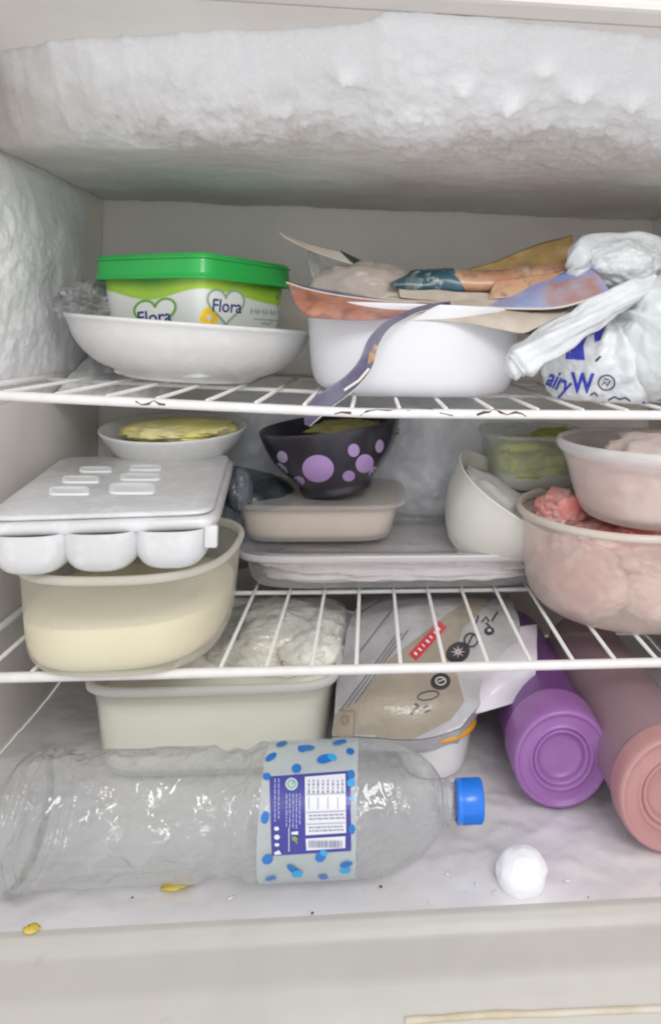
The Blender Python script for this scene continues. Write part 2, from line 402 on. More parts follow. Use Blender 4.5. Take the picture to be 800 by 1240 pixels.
obj('snow_drift', grid(bw2, 70, 50), m_frost, kind='stuff', label='loose snow piled on the top shelf against the left wall')

# ------------------------------------------------------------------ wire shelves
def shelf(z, label, phase, step, sag, lf=lambda x: 0, x0=XL+.006, x1=XR-.006, rear=YB-.014):
    t = thing('wire_shelf', label, 'shelf', (0, .15, z), 'wire shelves across the freezer')
    fb = tube([(x0+(x1-x0)*i/24, 0, z-.0035-sag*math.sin(math.pi*i/24)+lf(x0+(x1-x0)*i/24)) for i in range(25)], .0037, 14)
    bar = obj('front_bar', fb, m_wire, t)
    obj('back_bar', tube([(q, rear, z-.003+lf(q)) for q in (x0, 0, x1)], .0028, 10), m_wire, t)
    for s in (x0, x1):
        obj('side_bar', tube([(s, 0.003, z-.003+lf(s)), (s, rear, z-.003+lf(s))], .0028, 10), m_wire, t)
    obj('cross_bar', tube([(q, rear*.55, z-.0050+lf(q)) for q in (x0, 0, x1)], .0022, 10), m_wire, t)
    wm = None; x = phase
    while x-step > x0+.008: x -= step
    while x < x1-.008:
        if wm is None:
            w = obj('wire', tube([(0, .001, -.0012), (0, rear+.002, -.0012)], .00165, 8), m_wire); w.location = (0, 0, 0)
            # re-centre on its own start
            wm = w.data; base = LOC[w].copy(); w.parent = t; w.location = Vector((x, 0, z+lf(x)))+base-LOC[t]
        else:
            w = bpy.data.objects.new('wire', wm); COL.objects.link(w); w.parent = t; w.location = Vector((x, 0, z+lf(x)))+base-LOC[t]
        x += step
    return t, bar
sh1, bar1 = shelf(SZ1, 'upper white wire shelf with cracked coating on its front bar', P(426, 497, 0).x, .0362, .0015, lift)
sh2, bar2 = shelf(SZ2, 'lower white wire shelf with the cream tub and the meat tub on it', P(431, 812, 0).x, .0340, 0)
b1 = [bvh_of(bar1)]; b2 = [bvh_of(bar2)]
def crack(par, tg, pts, w):
    pass
for pts in (((164, 486), (172, 490), (180, 489), (186, 485), (193, 489), (200, 490)), ((436, 503), (444, 498), (456, 496), (470, 497), (486, 492), (494, 497), (505, 495), (520, 495), (533, 500), (548, 503)),
            ((577, 502), (586, 499), (592, 499), (598, 493), (605, 499), (614, 502), (624, 499), (632, 501), (637, 504)), ((405, 501), (413, 499), (425, 500))):
    n = len(pts)
    V, Fc = [], []
    dy = P(pts[n//2][0], 497, -.0037); cy = -dy.z+ (SZ1-.0042)
    w = wrap(line([(a, 0) for a, b in pts], 1), b1)[0] if 0 else None
    L3 = []
    for a, b in pts:
        h = b1[0].ray_cast(CPOS, ray(a, b))
        if h[0] is None: h = b1[0].find_nearest(P(a, b, 0))
        L3.append(h[0]+h[1]*.0003)
    V, Fc = tube([q for q in L3], [random.uniform(.0005, .0013) for q in L3], 6)
    obj('rust_crack', (V, Fc), m_rust, sh1)
h = [b2[0].find_nearest(P(a, b, 0)) for a, b in ((120, 822), (130, 819), (142, 817))]
obj('rust_crack', tube([q[0]+q[1]*.0002 for q in h], .0006, 6), m_rust, sh2)

# ================================================================== TOP SHELF
# white shallow bowl with the margarine tub
c = P(230, 470, .18); bc = Vector((c.x, .18, SZ1+.0018+lift(c.x)))
t = thing('bowl', 'wide white ceramic bowl holding the green lidded margarine tub', 'bowl', bc)
prof = rnd([(.001, .004), (.055, .004), (.058, 0), (.062, .0), (.064, .004), (.090, .014), (.107, .033), (.1135, .050), (.1165, .053), (.1165, .056), (.1120, .056), (.105, .037), (.086, .020), (.06, .009), (.001, .009)], 2)
obj('bowl_body', lathe(prof, bc, 96, M=Matrix.Rotation(math.radians(3.2), 3, 'Y')), m_cer, t)
# margarine tub
m_lid = mat('green_lid', (.025, .43, .08), .3, .5, coat=.3, var=(20, (.03, .48, .10), .4))
def tub_mat():
    m = mat('printed_tub', (.8, .81, .8), .3, .5, coat=.3); N, L = m.node_tree.nodes, m.node_tree.links; b = N['Principled BSDF']
    tc = N.new('ShaderNodeTexCoord'); sp = N.new('ShaderNodeSeparateXYZ'); L.new(tc.outputs['Object'], sp.inputs[0])
    # the wave runs round the tub: white below, green above
    w = N.new('ShaderNodeMath'); w.operation = 'MULTIPLY_ADD'; w.inputs[1].default_value = 56; w.inputs[2].default_value = .2; L.new(sp.outputs['X'], w.inputs[0])
    s = N.new('ShaderNodeMath'); s.operation = 'SINE'; L.new(w.outputs[0], s.inputs[0])
    k = N.new('ShaderNodeMath'); k.operation = 'MULTIPLY_ADD'; k.inputs[1].default_value = -.005; L.new(s.outputs[0], k.inputs[0]); L.new(sp.outputs['Z'], k.inputs[2])
    g = N.new('ShaderNodeMapRange'); g.inputs[1].default_value = .0745; g.inputs[2].default_value = .076; L.new(k.outputs[0], g.inputs[0])
    gr = N.new('ShaderNodeMapRange'); gr.inputs[1].default_value = .080; gr.inputs[2].default_value = .1; L.new(k.outputs[0], gr.inputs[0])
    n = N.new('ShaderNodeTexNoise'); n.inputs['Scale'].default_value = 25; L.new(tc.outputs['Object'], n.inputs['Vector'])
    ad = N.new('ShaderNodeMath'); ad.operation = 'MULTIPLY_ADD'; ad.inputs[1].default_value = .5; L.new(n.outputs['Fac'], ad.inputs[0]); L.new(gr.outputs[0], ad.inputs[2])
    cr = N.new('ShaderNodeValToRGB'); e = cr.color_ramp.elements; e[0].position = .2; e[0].color = (.42, .66, .06, 1); e[1].position = .9; e[1].color = (.05, .30, .02, 1); L.new(ad.outputs[0], cr.inputs[0])
    mx = N.new('ShaderNodeMix'); mx.data_type = 'RGBA'; mx.inputs[6].default_value = (.80, .82, .80, 1); L.new(g.outputs[0], mx.inputs[0]); L.new(cr.outputs[0], mx.inputs[7])
    L.new(mx.outputs[2], b.inputs['Base Color']); return m
TSC = .94; tc_ = P(238, 400, .175); tc0 = Vector((tc_.x, .175, SZ1+.0125))
t = thing('margarine_tub', 'margarine tub with bright green lid and white heart print standing in a bowl', 'tub', tc0)
th = math.radians(61)
HT = .443-tc0.z
body = obj('tub_body', lathe([(.001, 0), (.057, 0), (.0595, .002), (.0675, HT-.018), (.0685, HT-.012), (.067, HT-.01), (.063, HT-.02), (.001, HT-.03)], tc0, 160, p=10, rot=th, sx=TSC, sy=TSC), tub_mat(), t)
obj('lid', lathe(rnd([(.001, HT-.0015), (.063, HT-.0015), (.066, HT), (.0708, HT), (.0725, HT-.003), (.0735, HT-.0205), (.0755, HT-.0215), (.0752, HT-.0235), (.0705, HT-.0235), (.0702, HT-.004)], 1), tc0, 160, p=9, rot=th, sx=TSC, sy=TSC), m_lid, t)
obj('lid_rim', lathe(rnd([(.0728, HT-.003), (.0742, HT-.0035), (.0742, HT-.005), (.0728, HT-.0055)], 1), tc0, 160, p=9, rot=th, sx=TSC, sy=TSC), m_lid, t)
tb = [bvh_of(body)]
m_navy = mat('navy_ink', (.03, .045, .22), .4); m_pale = mat('white_ink', (.82, .83, .82), .4); m_hg = mat('heart_green_ink', (.16, .42, .07), .4); m_hgy = mat('heart_grey_ink', (.33, .45, .34), .4); m_gry = mat('grey_ink', (.4, .44, .5), .4); m_yel = mat('sunflower_yellow', (.9, .55, .02), .5, var=(120, (.95, .8, .05), .8))
def heart(cx, cy, w, h, sk=0, n=40):
    out = []
    for i in range(n+1):
        a = 2*math.pi*i/n; x = math.sin(a)**3; y = (13*math.cos(a)-5*math.cos(2*a)-2*math.cos(3*a)-math.cos(4*a))/16
        out.append((cx+x*w, cy-y*h+sk*x*w))
    return out
hh = heart(273, 369, 22, 24, .06)
prnt('heart_print', (hh[:-1], [tuple(range(len(hh)-1))]), tb, m_pale, body, .0003)
prnt('heart_outline', line(hh, 2.6), tb, m_hgy, body, .0006)
prnt('brand_lettering', text2('Flora', 274, 370, 15.5, .07, .80, bold=.012), tb, m_navy, body, .0007)
h2 = heart(188, 379, 25, 22, -.10)
prnt('heart_print', (h2[:-1], [tuple(range(len(h2)-1))]), tb, m_pale, body, .0003)
prnt('heart_outline', line(h2, 3), tb, m_hg, body, .0006)
prnt('brand_lettering', text2('Flora', 187, 383, 15, -.08, .95, bold=.015), tb, m_navy, body, .0007)
prnt('sunflower_print', join(*[ell(253+7*math.cos(a), 384+8*math.sin(a), 4, 7.5, a) for a in [k*.7 for k in range(9)]]), tb, m_yel, body, .0002)
prnt('small_lettering', join(*[line([(304+k*4.6, 373+k*.3), (304+k*4.6+(1.5 if k%2 else -1), 380+k*.3)], 1.5) for k in range(8)], line([(303, 376.5), (337, 379)], 1)), tb, m_gry, body, .0005)
prnt('small_lettering', join(line([(306, 386), (337, 388)], 1.4), line([(316, 391), (326, 392), (329, 389)], 1.6)), tb, m_gry, body, .0005)
prnt('small_lettering', join(ell(339, 360, 4.5, 5), ell(339.5, 371, 4.5, 4)), tb, mat('dark_green_ink', (.03, .2, .03), .4), body, .0005)
prnt('small_lettering', join(ring2(339, 360, 2.4, 2.6, 1), line([(337, 371), (342, 371)], 1)), tb, m_hgy, body, .0008)
# clear crumpled wrap left and right of the tub
m_wrap = clear('crumpled_film', (.95, .96, .97), .22, .12, bump=((60, 1, .006), (180, .8, .003)))
w1 = blob(P(112, 372, .17)+Vector((0, 0, .0)), (.023, .045, .022), .35, 2.2, 5, 5, ridge=True)
tag = obj('plastic_wrap', w1, m_wrap, cat='plastic film', label='crumpled clear film tucked between the bowl rim and the margarine tub')

# deep white dish
dc = P(498, 470, .155); dc = Vector((dc.x, .155, SZ1+.0008))
t = thing('dish', 'deep smooth white dish holding a torn food carton and a plastic bag', 'dish', dc)
prof = rnd([(.001, .003), (.07, .003), (.074, 0), (.082, 0), (.093, .006), (.0985, .02), (.103, .072), (.1045, .079), (.104, .082), (.1005, .080), (.097, .068), (.092, .022), (.08, .01), (.001, .009)], 2)
obj('dish_body', lathe(prof, dc, 96, p=2.5, sy=.95, M=Matrix.Rotation(math.radians(.8), 3, 'Y')), mat('bluish_white_dish', (.79, .80, .84), .3, .5, coat=.2), t)
# bag content in the dish
m_pouch = mat('cloudy_pouch', (.60, .53, .48), .35, .5, alpha=.6, edge=.4, bump=((30, .6, .004), (90, .3, .002)))
m_nug = mat('frozen_food_beige', (.52, .44, .39), .7, var=(40, (.62, .56, .52), .8), bump=(150, .6, .003))
t = thing('frozen_food_bag', 'cloudy beige bag bulging out of the deep white dish, under the torn carton', 'food bag', P(440, 385, .15))
obj('bag_skin', blob(P(440, 368, .165), (.062, .055, .041), .12, 1.9, 3, 5, ridge=False), m_pouch, t)
obj('contents', blob(P(447, 366, .165), (.052, .047, .037), .12, 2.2, 4, 4), m_nug, t)
obj('bag_fold', patch([[P(372, 302, .14), P(376, 330, .14), P(386, 372, .135)], [P(384, 300, .15), P(392, 335, .15), P(402, 376, .15)]], 16, 8, .002, 40), m_wrap, t, solid=.0004)
# torn printed carton
m_kraft = mat('carton_inside', (.60, .53, .44), .8, var=((12, (.46, .38, .31), .7), (60, (.68, .63, .56), .4)), bump=(90, .25, .001))
m_pr1 = mat('carton_print_brown', (.42, .17, .11), .45, var=((25, (.55, .30, .20), .8, .4, .6), (70, (.18, .08, .07), .6, .5, .6), (14, (.25, .15, .2), .5)), bump=(70, .3, .0015))
m_gold = mat('carton_print_gold', (.50, .33, .13), .4, var=((22, (.30, .20, .08), .8), (60, (.62, .48, .25), .7, .5, .65)), bump=(60, .3, .0015))
m_blue = mat('carton_print_blue', (.24, .30, .60), .35, var=((11, (.46, .22, .14), .85, .60, .66), (30, (.46, .49, .66), .6, .45, .65)), bump=(60, .25, .0015))
m_str = mat('carton_print_violet', (.15, .14, .21), .4, var=((28, (.24, .23, .32), .8), (45, (.10, .08, .16), .7, .5, .65)))
m_cop = mat('carton_print_copper', (.50, .25, .14), .35, coat=.25, var=((18, (.62, .40, .26), .9), (70, (.26, .14, .10), .7, .5, .62), (36, (.66, .58, .50), .5, .58, .66)), bump=(60, .4, .0015))
m_teal = mat('carton_print_teal', (.012, .055, .075), .35, coat=.3, var=((95, (.42, .50, .48), .8, .52, .60), (30, (.05, .14, .2), .8), (45, (.02, .03, .03), .6, .5, .6)))
m_dkg = mat('carton_print_dark_green', (.03, .06, .03), .5, var=(30, (.10, .13, .06), .8))
t = thing('food_carton', 'torn and folded printed food carton spread over the deep white dish', 'carton', P(520, 385, .12))
def sheet(name, rows, m, label=None, cr=.0012, nu=26, nv=10, sd=0, th=.0008):
    return obj(name, patch(rows, nu, nv, cr, 28, sd), m, t, solid=th, label=label)
sheet('rear_flap', [[P(338, 281, .12), P(372, 295, .14), P(412, 305, .15)], [P(343, 286, .115), P(384, 306, .13), P(427, 320, .14)]], m_kraft, 'beige pointed flap', sd=1, cr=.0006)
sheet('rear_fold', [[P(412, 303, .17), P(440, 317, .17), P(468, 332, .165), P(484, 345, .16)], [P(416, 309, .165), P(438, 326, .16), P(462, 342, .155), P(482, 352, .15)]], m_dkg, sd=2, cr=.0008)
sheet('brown_panel', [[P(347, 342, .10), P(372, 350, .09), P(412, 358, .085), P(462, 364, .08), P(530, 368, .08)], [P(358, 366, .07), P(384, 372, .06), P(420, 374, .055), P(462, 377, .055), P(520, 374, .06)], [P(374, 384, .06), P(396, 386, .05), P(425, 387, .045), P(462, 386, .045), P(512, 379, .055)]], m_pr1, 'reddish brown printed panel', sd=3)
sheet('upper_edge', [[P(345, 341, .105), P(372, 347, .11), P(415, 354, .10), P(460, 362, .09), P(505, 367, .085)], [P(347, 345, .10), P(372, 352, .09), P(412, 360, .085), P(462, 366, .08), P(505, 370, .08)]], m_str, sd=4, cr=.0004)
def fold(xs, dy=0):
    out = []
    for (yy, dd) in ((329, .146), (326, .132), (333, .117), (345, .112), (353, .116), (358, .128)):
        out.append([P(x+(yy-342)*.6*(1 if 500 < x < 600 else .2), 342+(yy-342)*min(1, .25+(x-470)/45)+(yy-342)*.12*math.sin(x*.05)-(x-560)*.03+3.2*noise.noise(Vector((x*.06, yy*.3, 0))), dd+.004*noise.noise(Vector((x*.05, yy, 3)))) for x in xs])
    return out
sheet('teal_panel', fold((474, 492, 510, 530, 548, 558)), m_teal, 'dark teal stretch of the folded edge', cr=.0014, nu=30, nv=24, sd=21)
sheet('copper_panel', fold((553, 575, 600, 628, 655, 690)), m_cop, 'copper coloured stretch of the folded edge', cr=.0018, nu=44, nv=24, sd=22)
sheet('gold_panel', [[P(566, 328, .15), P(612, 312, .16), P(650, 296, .17), P(692, 284, .175)], [P(580, 334, .13), P(620, 326, .135), P(660, 318, .14), P(696, 306, .15)], [P(600, 338, .12), P(640, 336, .115), P(670, 332, .12), P(698, 326, .13)]], m_gold, 'gold printed panel folded upwards', sd=5, cr=.002)
sheet('blue_panel', [[P(590, 358, .12), P(622, 348, .11), P(660, 336, .105), P(712, 322, .10)], [P(586, 366, .10), P(622, 362, .09), P(668, 354, .08), P(726, 336, .075)], [P(584, 372, .085), P(622, 374, .075), P(680, 372, .065), P(738, 354, .06)]], m_blue, 'blue printed panel curling to the right', sd=6, cr=.002)
sheet('orange_panel', [[P(600, 338, .112), P(640, 335, .108), P(690, 328, .105)], [P(592, 362, .10), P(630, 358, .095), P(664, 348, .09)]], m_cop, sd=16, cr=.003)
sheet('pale_panel', [[P(436, 362, .115), P(478, 360, .11), P(520, 362, .10), P(580, 364, .10), P(640, 372, .09), P(700, 368, .09)], [P(446, 379, .085), P(500, 378, .075), P(545, 381, .065), P(590, 384, .06), P(640, 388, .06), P(680, 382, .065)], [P(470, 388, .06), P(530, 389, .055), P(572, 392, .05), P(600, 399, .05), P(632, 404, .05), P(650, 396, .055)]], m_kraft, 'pale inner side of the carton', sd=7, cr=.0015)
sheet('inner_panel', [[P(452, 332, .150), P(476, 338, .145), P(500, 343, .135), P(530, 352, .12)], [P(446, 350, .125), P(476, 354, .118), P(510, 358, .108), P(556, 363, .10)], [P(440, 368, .10), P(478, 370, .095), P(518, 373, .085), P(560, 376, .08)]], m_kraft, sd=31, cr=.0015)
sheet('pale_flap', [[P(482, 345, .125), P(520, 350, .115), P(575, 354, .11), P(640, 356, .11)], [P(486, 359, .10), P(530, 364, .095), P(575, 369, .09), P(610, 368, .09)]], m_kraft, sd=8, cr=.002)
sheet('green_corner', [[P(642, 376, .075), P(668, 376, .08), P(700, 366, .085)], [P(634, 404, .07), P(664, 404, .08), P(690, 394, .09)]], m_dkg, sd=9)
m_pedge = mat('paper_edge', (.72, .68, .62), .7)
obj('paper_edge', tube(spline([P(584, 371.5, .085), P(622, 373.5, .075), P(680, 371.5, .065), P(737, 353.5, .06)], 40), .0011, 6), m_pedge, t)
obj('paper_edge', tube(spline([P(347, 342, .099), P(372, 350, .089), P(412, 358, .084), P(462, 364, .079), P(505, 367, .079)], 40), .0009, 6), m_pedge, t)
# the torn strip that droops through the shelf
sp_c = [(545, 368, .06, 5), (508, 374, .045, 5), (474, 390, .035, 7), (453, 412, .028, 11), (443, 440, .022, 14), (425, 462, .016, 15), (398, 482, .010, 17), (378, 500, .012, 16), (372, 515, .014, 4)]
top, bot = [], []
for i, (x, y, d, w) in enumerate(sp_c):
    w *= 1.25
    a, b = sp_c[max(i-1, 0)], sp_c[min(i+1, len(sp_c)-1)]; dx, dy = b[0]-a[0], b[1]-a[1]; l = math.hypot(dx, dy)
    top.append(P(x-dy/l*w*.5, y+dx/l*w*.5, d)); bot.append(P(x+dy/l*w*.5, y-dx/l*w*.5, d+.008))
st = obj('torn_strip', patch([top, bot], 60, 6, .0006, 40, 3), m_str, t, solid=.0007, label='violet printed strip drooping through the shelf wires')
obj('paper_edge', tube(spline(bot, 60), .0006, 6), m_pedge, t)
bst = [bvh_of(st)]
prnt('orange_print', poly((452, 416), (458, 420), (452, 436), (444, 441), (446, 428)), bst, m_cop, st, .0008, 3)
prnt('pale_print', line([(446, 446), (434, 460), (416, 472)], 3), bst, m_pale, st, .0007, 3)

# white shopping bag with blue print
m_bag = mat('white_bag_plastic', (.72, .745, .765), .38, .4, sss=.0, coat=.12, bump=((22, .9, .010), (70, .5, .003)), var=(14, (.64, .67, .70), .6))
m_bag2 = mat('greyish_bag_plastic', (.68, .73, .73), .4, .4, sss=.1, coat=.1, bump=((20, .5, .006), (70, .25, .002)), var=(10, (.58, .62, .63), .6))
t = thing('shopping_bag', 'knotted white plastic shopping bag with blue lettering slumped on the top shelf', 'plastic bag', Vector((P(760, 440, .08).x, .08, SZ1)))
knot = P(742, 372, .05)
def bagbody(c, rad, seed, fl, kn, amp=.06, folds=11):
    V, Fc = blob(c, rad, amp, 1.3, seed, 6)
    out = []
    for v in V:
        d = v-kn; ang = math.atan2(d.x, -d.z); r = d.length
        k = min(1, r/.05)
        f = .0022*math.sin(ang*folds+2.5*noise.noise(v*18))*(1.3-k*.6)+.0016*noise.noise(Vector((ang*6, r*12, seed)))
        f -= .0035*max(0, .25-abs(noise.noise(v*26+Vector((seed, 0, 0)))))*2+.0015*max(0, .3-abs(noise.noise(v*62)))*2
        q = v+(v-c).normalized()*f
        if q.z < fl: q.z = fl+(q.z-fl)*.03
        out.append(q)
    return out, Fc
bb = obj('bag_body', bagbody(P(742, 440, .085), (.066, .058, .050), 2, SZ1+.0005, knot), m_bag, t)
b2_ = obj('bag_bulge', bagbody(P(812, 412, .055), (.054, .056, .057), 5, SZ1+.0008, knot, .04, 7), m_bag2, t, label='smooth greyish bulge of the bag')
# loop handle at the top
hs = spline([P(700, 342, .10), P(702, 312, .10), P(712, 296, .105), P(748, 291, .11), P(790, 296, .11), P(806, 330, .10)], 40)
def tuber(pts, r, n=28, crump=.002, seed=0, flat=1.0):
    V, Fc = tube(pts, r, n, True, flat); out = []
    for i, v in enumerate(V):
        ctr = pts[i//n]; a = (i % n)/n*2*math.pi
        out.append(v+(v-Vector(ctr)).normalized()*crump*(1.2*math.sin(a*4+seed+i/n*.12)+.8*math.sin(a*9+i/n*.2)+1.6*noise.noise(v*60+Vector((seed, 0, 0)))))
    return out, Fc
obj('bag_top', blob(P(752, 322, .105), (.040, .030, .025), .14, 1.8, 11, 5), m_bag, t)
obj('handle', tuber(hs, [.009+.003*math.sin(i*.2) for i in range(41)], 24, .0012, 1), m_bag, t)
# twisted handle pulled out to the left
hs = spline([P(624, 443, .012), P(650, 424, .012), P(690, 400, .016), P(728, 376, .022), P(762, 356, .034), P(790, 344, .05)], 50)
obj('handle', tuber(hs, [.0115 if i < 3 else .0148-.0065*(i/50)+.001*math.sin(i*.5) for i in range(51)], 30, .0014, 4, .92), m_bag, t, label='twisted handle pulled out over the dish')
obj('handle_end', blob(P(623, 441, .012), (.0075, .009, .0115), .18, 2.2, 9, 4), m_bag, t)
bt = [bvh_of(bb)]; m_bi = mat('blue_ink', (.03, .05, .48), .35, coat=.2); m_bk = mat('dark_ink', (.04, .05, .13), .4)
prnt('blue_print', poly((686, 416), (705, 404), (713, 396), (712, 405), (706, 418), (708, 436), (685, 434)), bt, m_bi, bb, .0007, 4)
prnt('blue_print', poly((709, 398), (734, 392), (727, 412), (720, 414), (719, 404), (709, 408)), bt, m_bi, bb, .0007, 4)
prnt('bag_lettering', text2('airy', 678, 461, 22, .45, .62, bold=.02), bt, m_bi, bb, .0008, 4)
prnt('bag_lettering', text2('W', 705, 463, 23, .05, .75, bold=.03), bt, m_bi, bb, .0008, 4)
prnt('bag_emblem', join(ring2(734, 463, 10, 9, 1.6), line([(728, 466), (732, 462), (735, 467), (739, 460)], 1.6), line([(731, 458), (737, 459)], 1.4)), bt, m_bk, bb, .0008, 3)
prnt('bag_scribble', [line([(714, 478), (720, 475), (723, 479)], 1.8), line([(736, 484), (744, 480), (750, 483), (757, 481), (763, 485)], 2), line([(721, 437), (727, 431)], 2.4)], bt, m_bk, bb, .0008, 3)
prnt('blue_print', poly((776, 486), (800, 483), (806, 489), (778, 490)), [bvh_of(b2_), bt[0]], m_bi, t, .0008, 4)

# ================================================================== MIDDLE SHELF
m_cloud = mat('cloudy_polypropylene', (.74, .74, .70), .3, .5, alpha=.42, edge=.4, bump=(40, .12, .002))
m_cloudw = mat('frosted_rim', (.74, .72, .64), .35, .4, alpha=.45, edge=.3, bump=(60, .1, .002))
# cream tub
cc = P(170, 700, .062); cc = Vector((cc.x, .058, SZ2+.0008)); RW = .089
t = thing('food_tub', 'round cloudy plastic tub half full of cream coloured liquid under the ice tray', 'tub', cc)
pr = rnd([(.001, .003), (.070, .003), (.074, 0), (.079, .001), (.0855, .012), (.0885, .045), (.0905, .070), (.0925, .073), (.0925, .077), (.090, .078)], 2)
obj('tub_wall', lathe(pr, cc, 96, p=2.7, sx=.862, sy=.93), mat('cream_cloudy_plastic', (.74, .70, .58), .28, .5, alpha=.24, edge=.35, bump=(30, .15, .003)), t)
obj('rim', lathe(rnd([(.089, .071), (.0935, .072), (.0945, .076), (.091, .0785), (.088, .076), (.089, .071)], 1), cc, 96, p=2.7, sx=.862, sy=.93), m_cloudw, t)
obj('contents', lathe(rnd([(.001, .004), (.068, .0045), (.076, .004), (.0835, .014), (.0865, .037), (.0855, .040), (.001, .0385)], 1), cc, 80, p=2.7, sx=.862, sy=.93, M=Matrix.Rotation(math.radians(-2), 3, 'Y')), mat('cream', (.90, .83, .62), .5, .4, var=(18, (.84, .75, .53), .6)), t)
# ice tray
m_tray = mat('white_tray_plastic', (.66, .66, .67), .26, .5, coat=.2, sss=.05, bump=((35, .3, .003), (8, .3, .006), (160, .12, .001)), var=((9, (.58, .58, .585), .6), (70, (.74, .74, .76), .6, .52, .64)))
ZTR = .236
t = thing('ice_tray', 'white plastic ice cube tray with rounded cups lying across the cream tub', 'ice tray', Q(140, 600, ZTR))
fl, fr, br, bl = Q(-34, 640, ZTR+.002), Q(264, 630, ZTR+.002), Q(284, 556, ZTR+.002), Q(72, 560, ZTR+.002)
print('tray', fl, fr, br, bl)
def tp(u, v, z=0):
    q = (fl*(1-u)+fr*u)*(1-v)+(bl*(1-u)+br*u)*v; return Vector((q.x, q.y, ZTR+z))
def tray_plate(z0, z1, inset=0, bev=.004):
    n = 40; V = []; prof = [(inset+bev, z0), (inset, z0+bev*.6), (inset, z1-bev*.8), (inset+bev*.35, z1-bev*.2), (inset+bev, z1)]
    ring = []
    for k in range(4*n):
        s = k//n; f = (k % n)/n
        u, v = ((f, 0), (1, f), (1-f, 1), (0, 1-f))[s]
        a, b = u*2-1, v*2-1
        l = (abs(a)**14+abs(b)**14)**(1/14) or 1
        ring.append((a/l, b/l))
    Fc = []
    for i, (ins, z) in enumerate(prof):
        for a, b in ring:
            V.append(tp(.5+a*(.5-ins/.165), .5+b*(.5-ins/.25), z))
    N_ = len(ring)
    for i in range(len(prof)-1):
        for k in range(N_):
            q = (k+1) % N_; Fc.append((i*N_+k, i*N_+q, (i+1)*N_+q, (i+1)*N_+k))
    Fc.append(tuple(range(N_-1, -1, -1))); Fc.append(tuple((len(prof)-1)*N_+k for k in range(N_)))
    return V, Fc
obj('tray_rim', tray_plate(-.006, .004), m_tray, t)
obj('cover', tray_plate(.0042, .0085, .004, .0025), m_tray, t)
# raised frosty slots of the upper side
m_tray2 = mat('white_frosty_slot', (.86, .87, .88), .5, .5)
for px, py, w_, h_ in ((84, 595, 25, 4.8), (160, 592, 28, 6.5), (98, 581, 23, 4), (170, 578, 25, 4), (116, 569, 20, 3), (176, 567, 20, 3)):
    V = []; Fc = []
    for (s_, z_) in ((1, .0), (.97, .0009), (.88, .0014), (.78, .0011), (.7, .0006)):
        for a in range(28):
            th_ = 2*math.pi*a/28; x = math.copysign(abs(math.cos(th_))**.3, math.cos(th_)); y = math.copysign(abs(math.sin(th_))**.3, math.sin(th_))
            q = Q(px+x*w_*s_, py+y*h_*s_, ZTR+.0085); V.append(Vector((q.x, q.y, ZTR+.0085+z_)))
    for a in range(4):
        for b in range(28):
            e = (b+1) % 28; Fc.append((a*28+b, a*28+e, (a+1)*28+e, (a+1)*28+b))
    Fc.append(tuple(112+b for b in range(28)))
    obj('slot', (V, Fc), m_tray2, t)
# cups below: five rows of three
cupm = None
for j in range(5):
    for i in range(3):
        u = (.22, .505, .80)[i]; v = .075+.205*j; c_ = tp(u, v, -.004)
        if cupm is None or 1:
            s_ = 1.0+.04*random.random()
            if j >= 1 and (Vector((c_.x, c_.y))-Vector((cc.x, cc.y))).length > RW-.030 and (Vector((c_.x, c_.y))-Vector((cc.x, cc.y))).length < RW+.032: depth = .006
            else: depth = .031
            pr = rnd([(.0265, 0), (.0262, -.010*depth/.03), (.0235, -.021*depth/.03), (.016, -.0285*depth/.03), (.001, -depth)], 2)
            obj('cup', lathe([(r*s_, z) for r, z in pr], c_, 32, p=2.6, sy=.85), m_tray, t)
obj('clip', rbox(tp(.965, .0, -.018)+Vector((-.004, 0, 0)), tp(.965, .0, -.002)+Vector((.005, .006, 0)), .0012), m_tray, t)
# hidden prop under the rear bowl: dark bag
m_dk = mat('dark_bag_plastic', (.035, .045, .055), .3, .5, coat=.3, bump=((40, .8, .005), (110, .5, .002)), var=(20, (.12, .14, .16), .6))
t0 = P(225, 560, .235)
o = obj('frozen_parcel', blob(Vector((t0.x+.022, .240, SZ2+.050)), (.098, .056, .051), .07, 1.6, 14, 5, flat=SZ2+.0005, p=3), m_dk, cat='parcel', label='dark bagged parcel behind the ice tray, under the bowl of yellow food')
zt = max(v.co.z for v in o.data.vertices)+LOC[o].z
# bowl with yellow food
bz = .220
c_ = P(213, 520, .235); yc = Vector((c_.x, .235, bz)); print('yellow bowl', yc, zt)
t = thing('bowl', 'small white bowl of yellow food at the back, beneath the top shelf', 'bowl', yc)
ph = .052
obj('bowl_body', lathe(rnd([(.001, .003), (.034, .003), (.038, 0), (.046, .001), (.060, ph*.45), (.066, ph*.55), (.078, ph*.86), (.082, ph), (.078, ph), (.064, ph*.7), (.04, .01), (.001, .008)], 2), yc, 72, sx=.92, sy=.92, M=Matrix.Rotation(math.radians(5), 3, 'X')), m_cer, t)
m_yf = mat('yellow_food', (.82, .76, .30), .6, .4, sss=.1, var=((30, (.86, .83, .55), .7), (60, (.74, .64, .18), .4)), bump=(60, .6, .004))
obj('yellow_food', blob(yc+Vector((.004, -.004, ph*.93)), (.058, .058, .011), .12, 2.0, 8, 5), m_yf, t)
# small grey bag to the right of the tray, before the black bowl
obj('grey_plastic_bag', blob(P(292, 592, .18), (.012, .02, .020), .15, 1.5, 21, 5), mat('grey_bag_film', (.16, .18, .21), .25, .5, coat=.3, alpha=.75, edge=.2, bump=((50, .9, .005),)), cat='plastic bag', label='small grey plastic bag wedged between the ice tray and the black bowl')
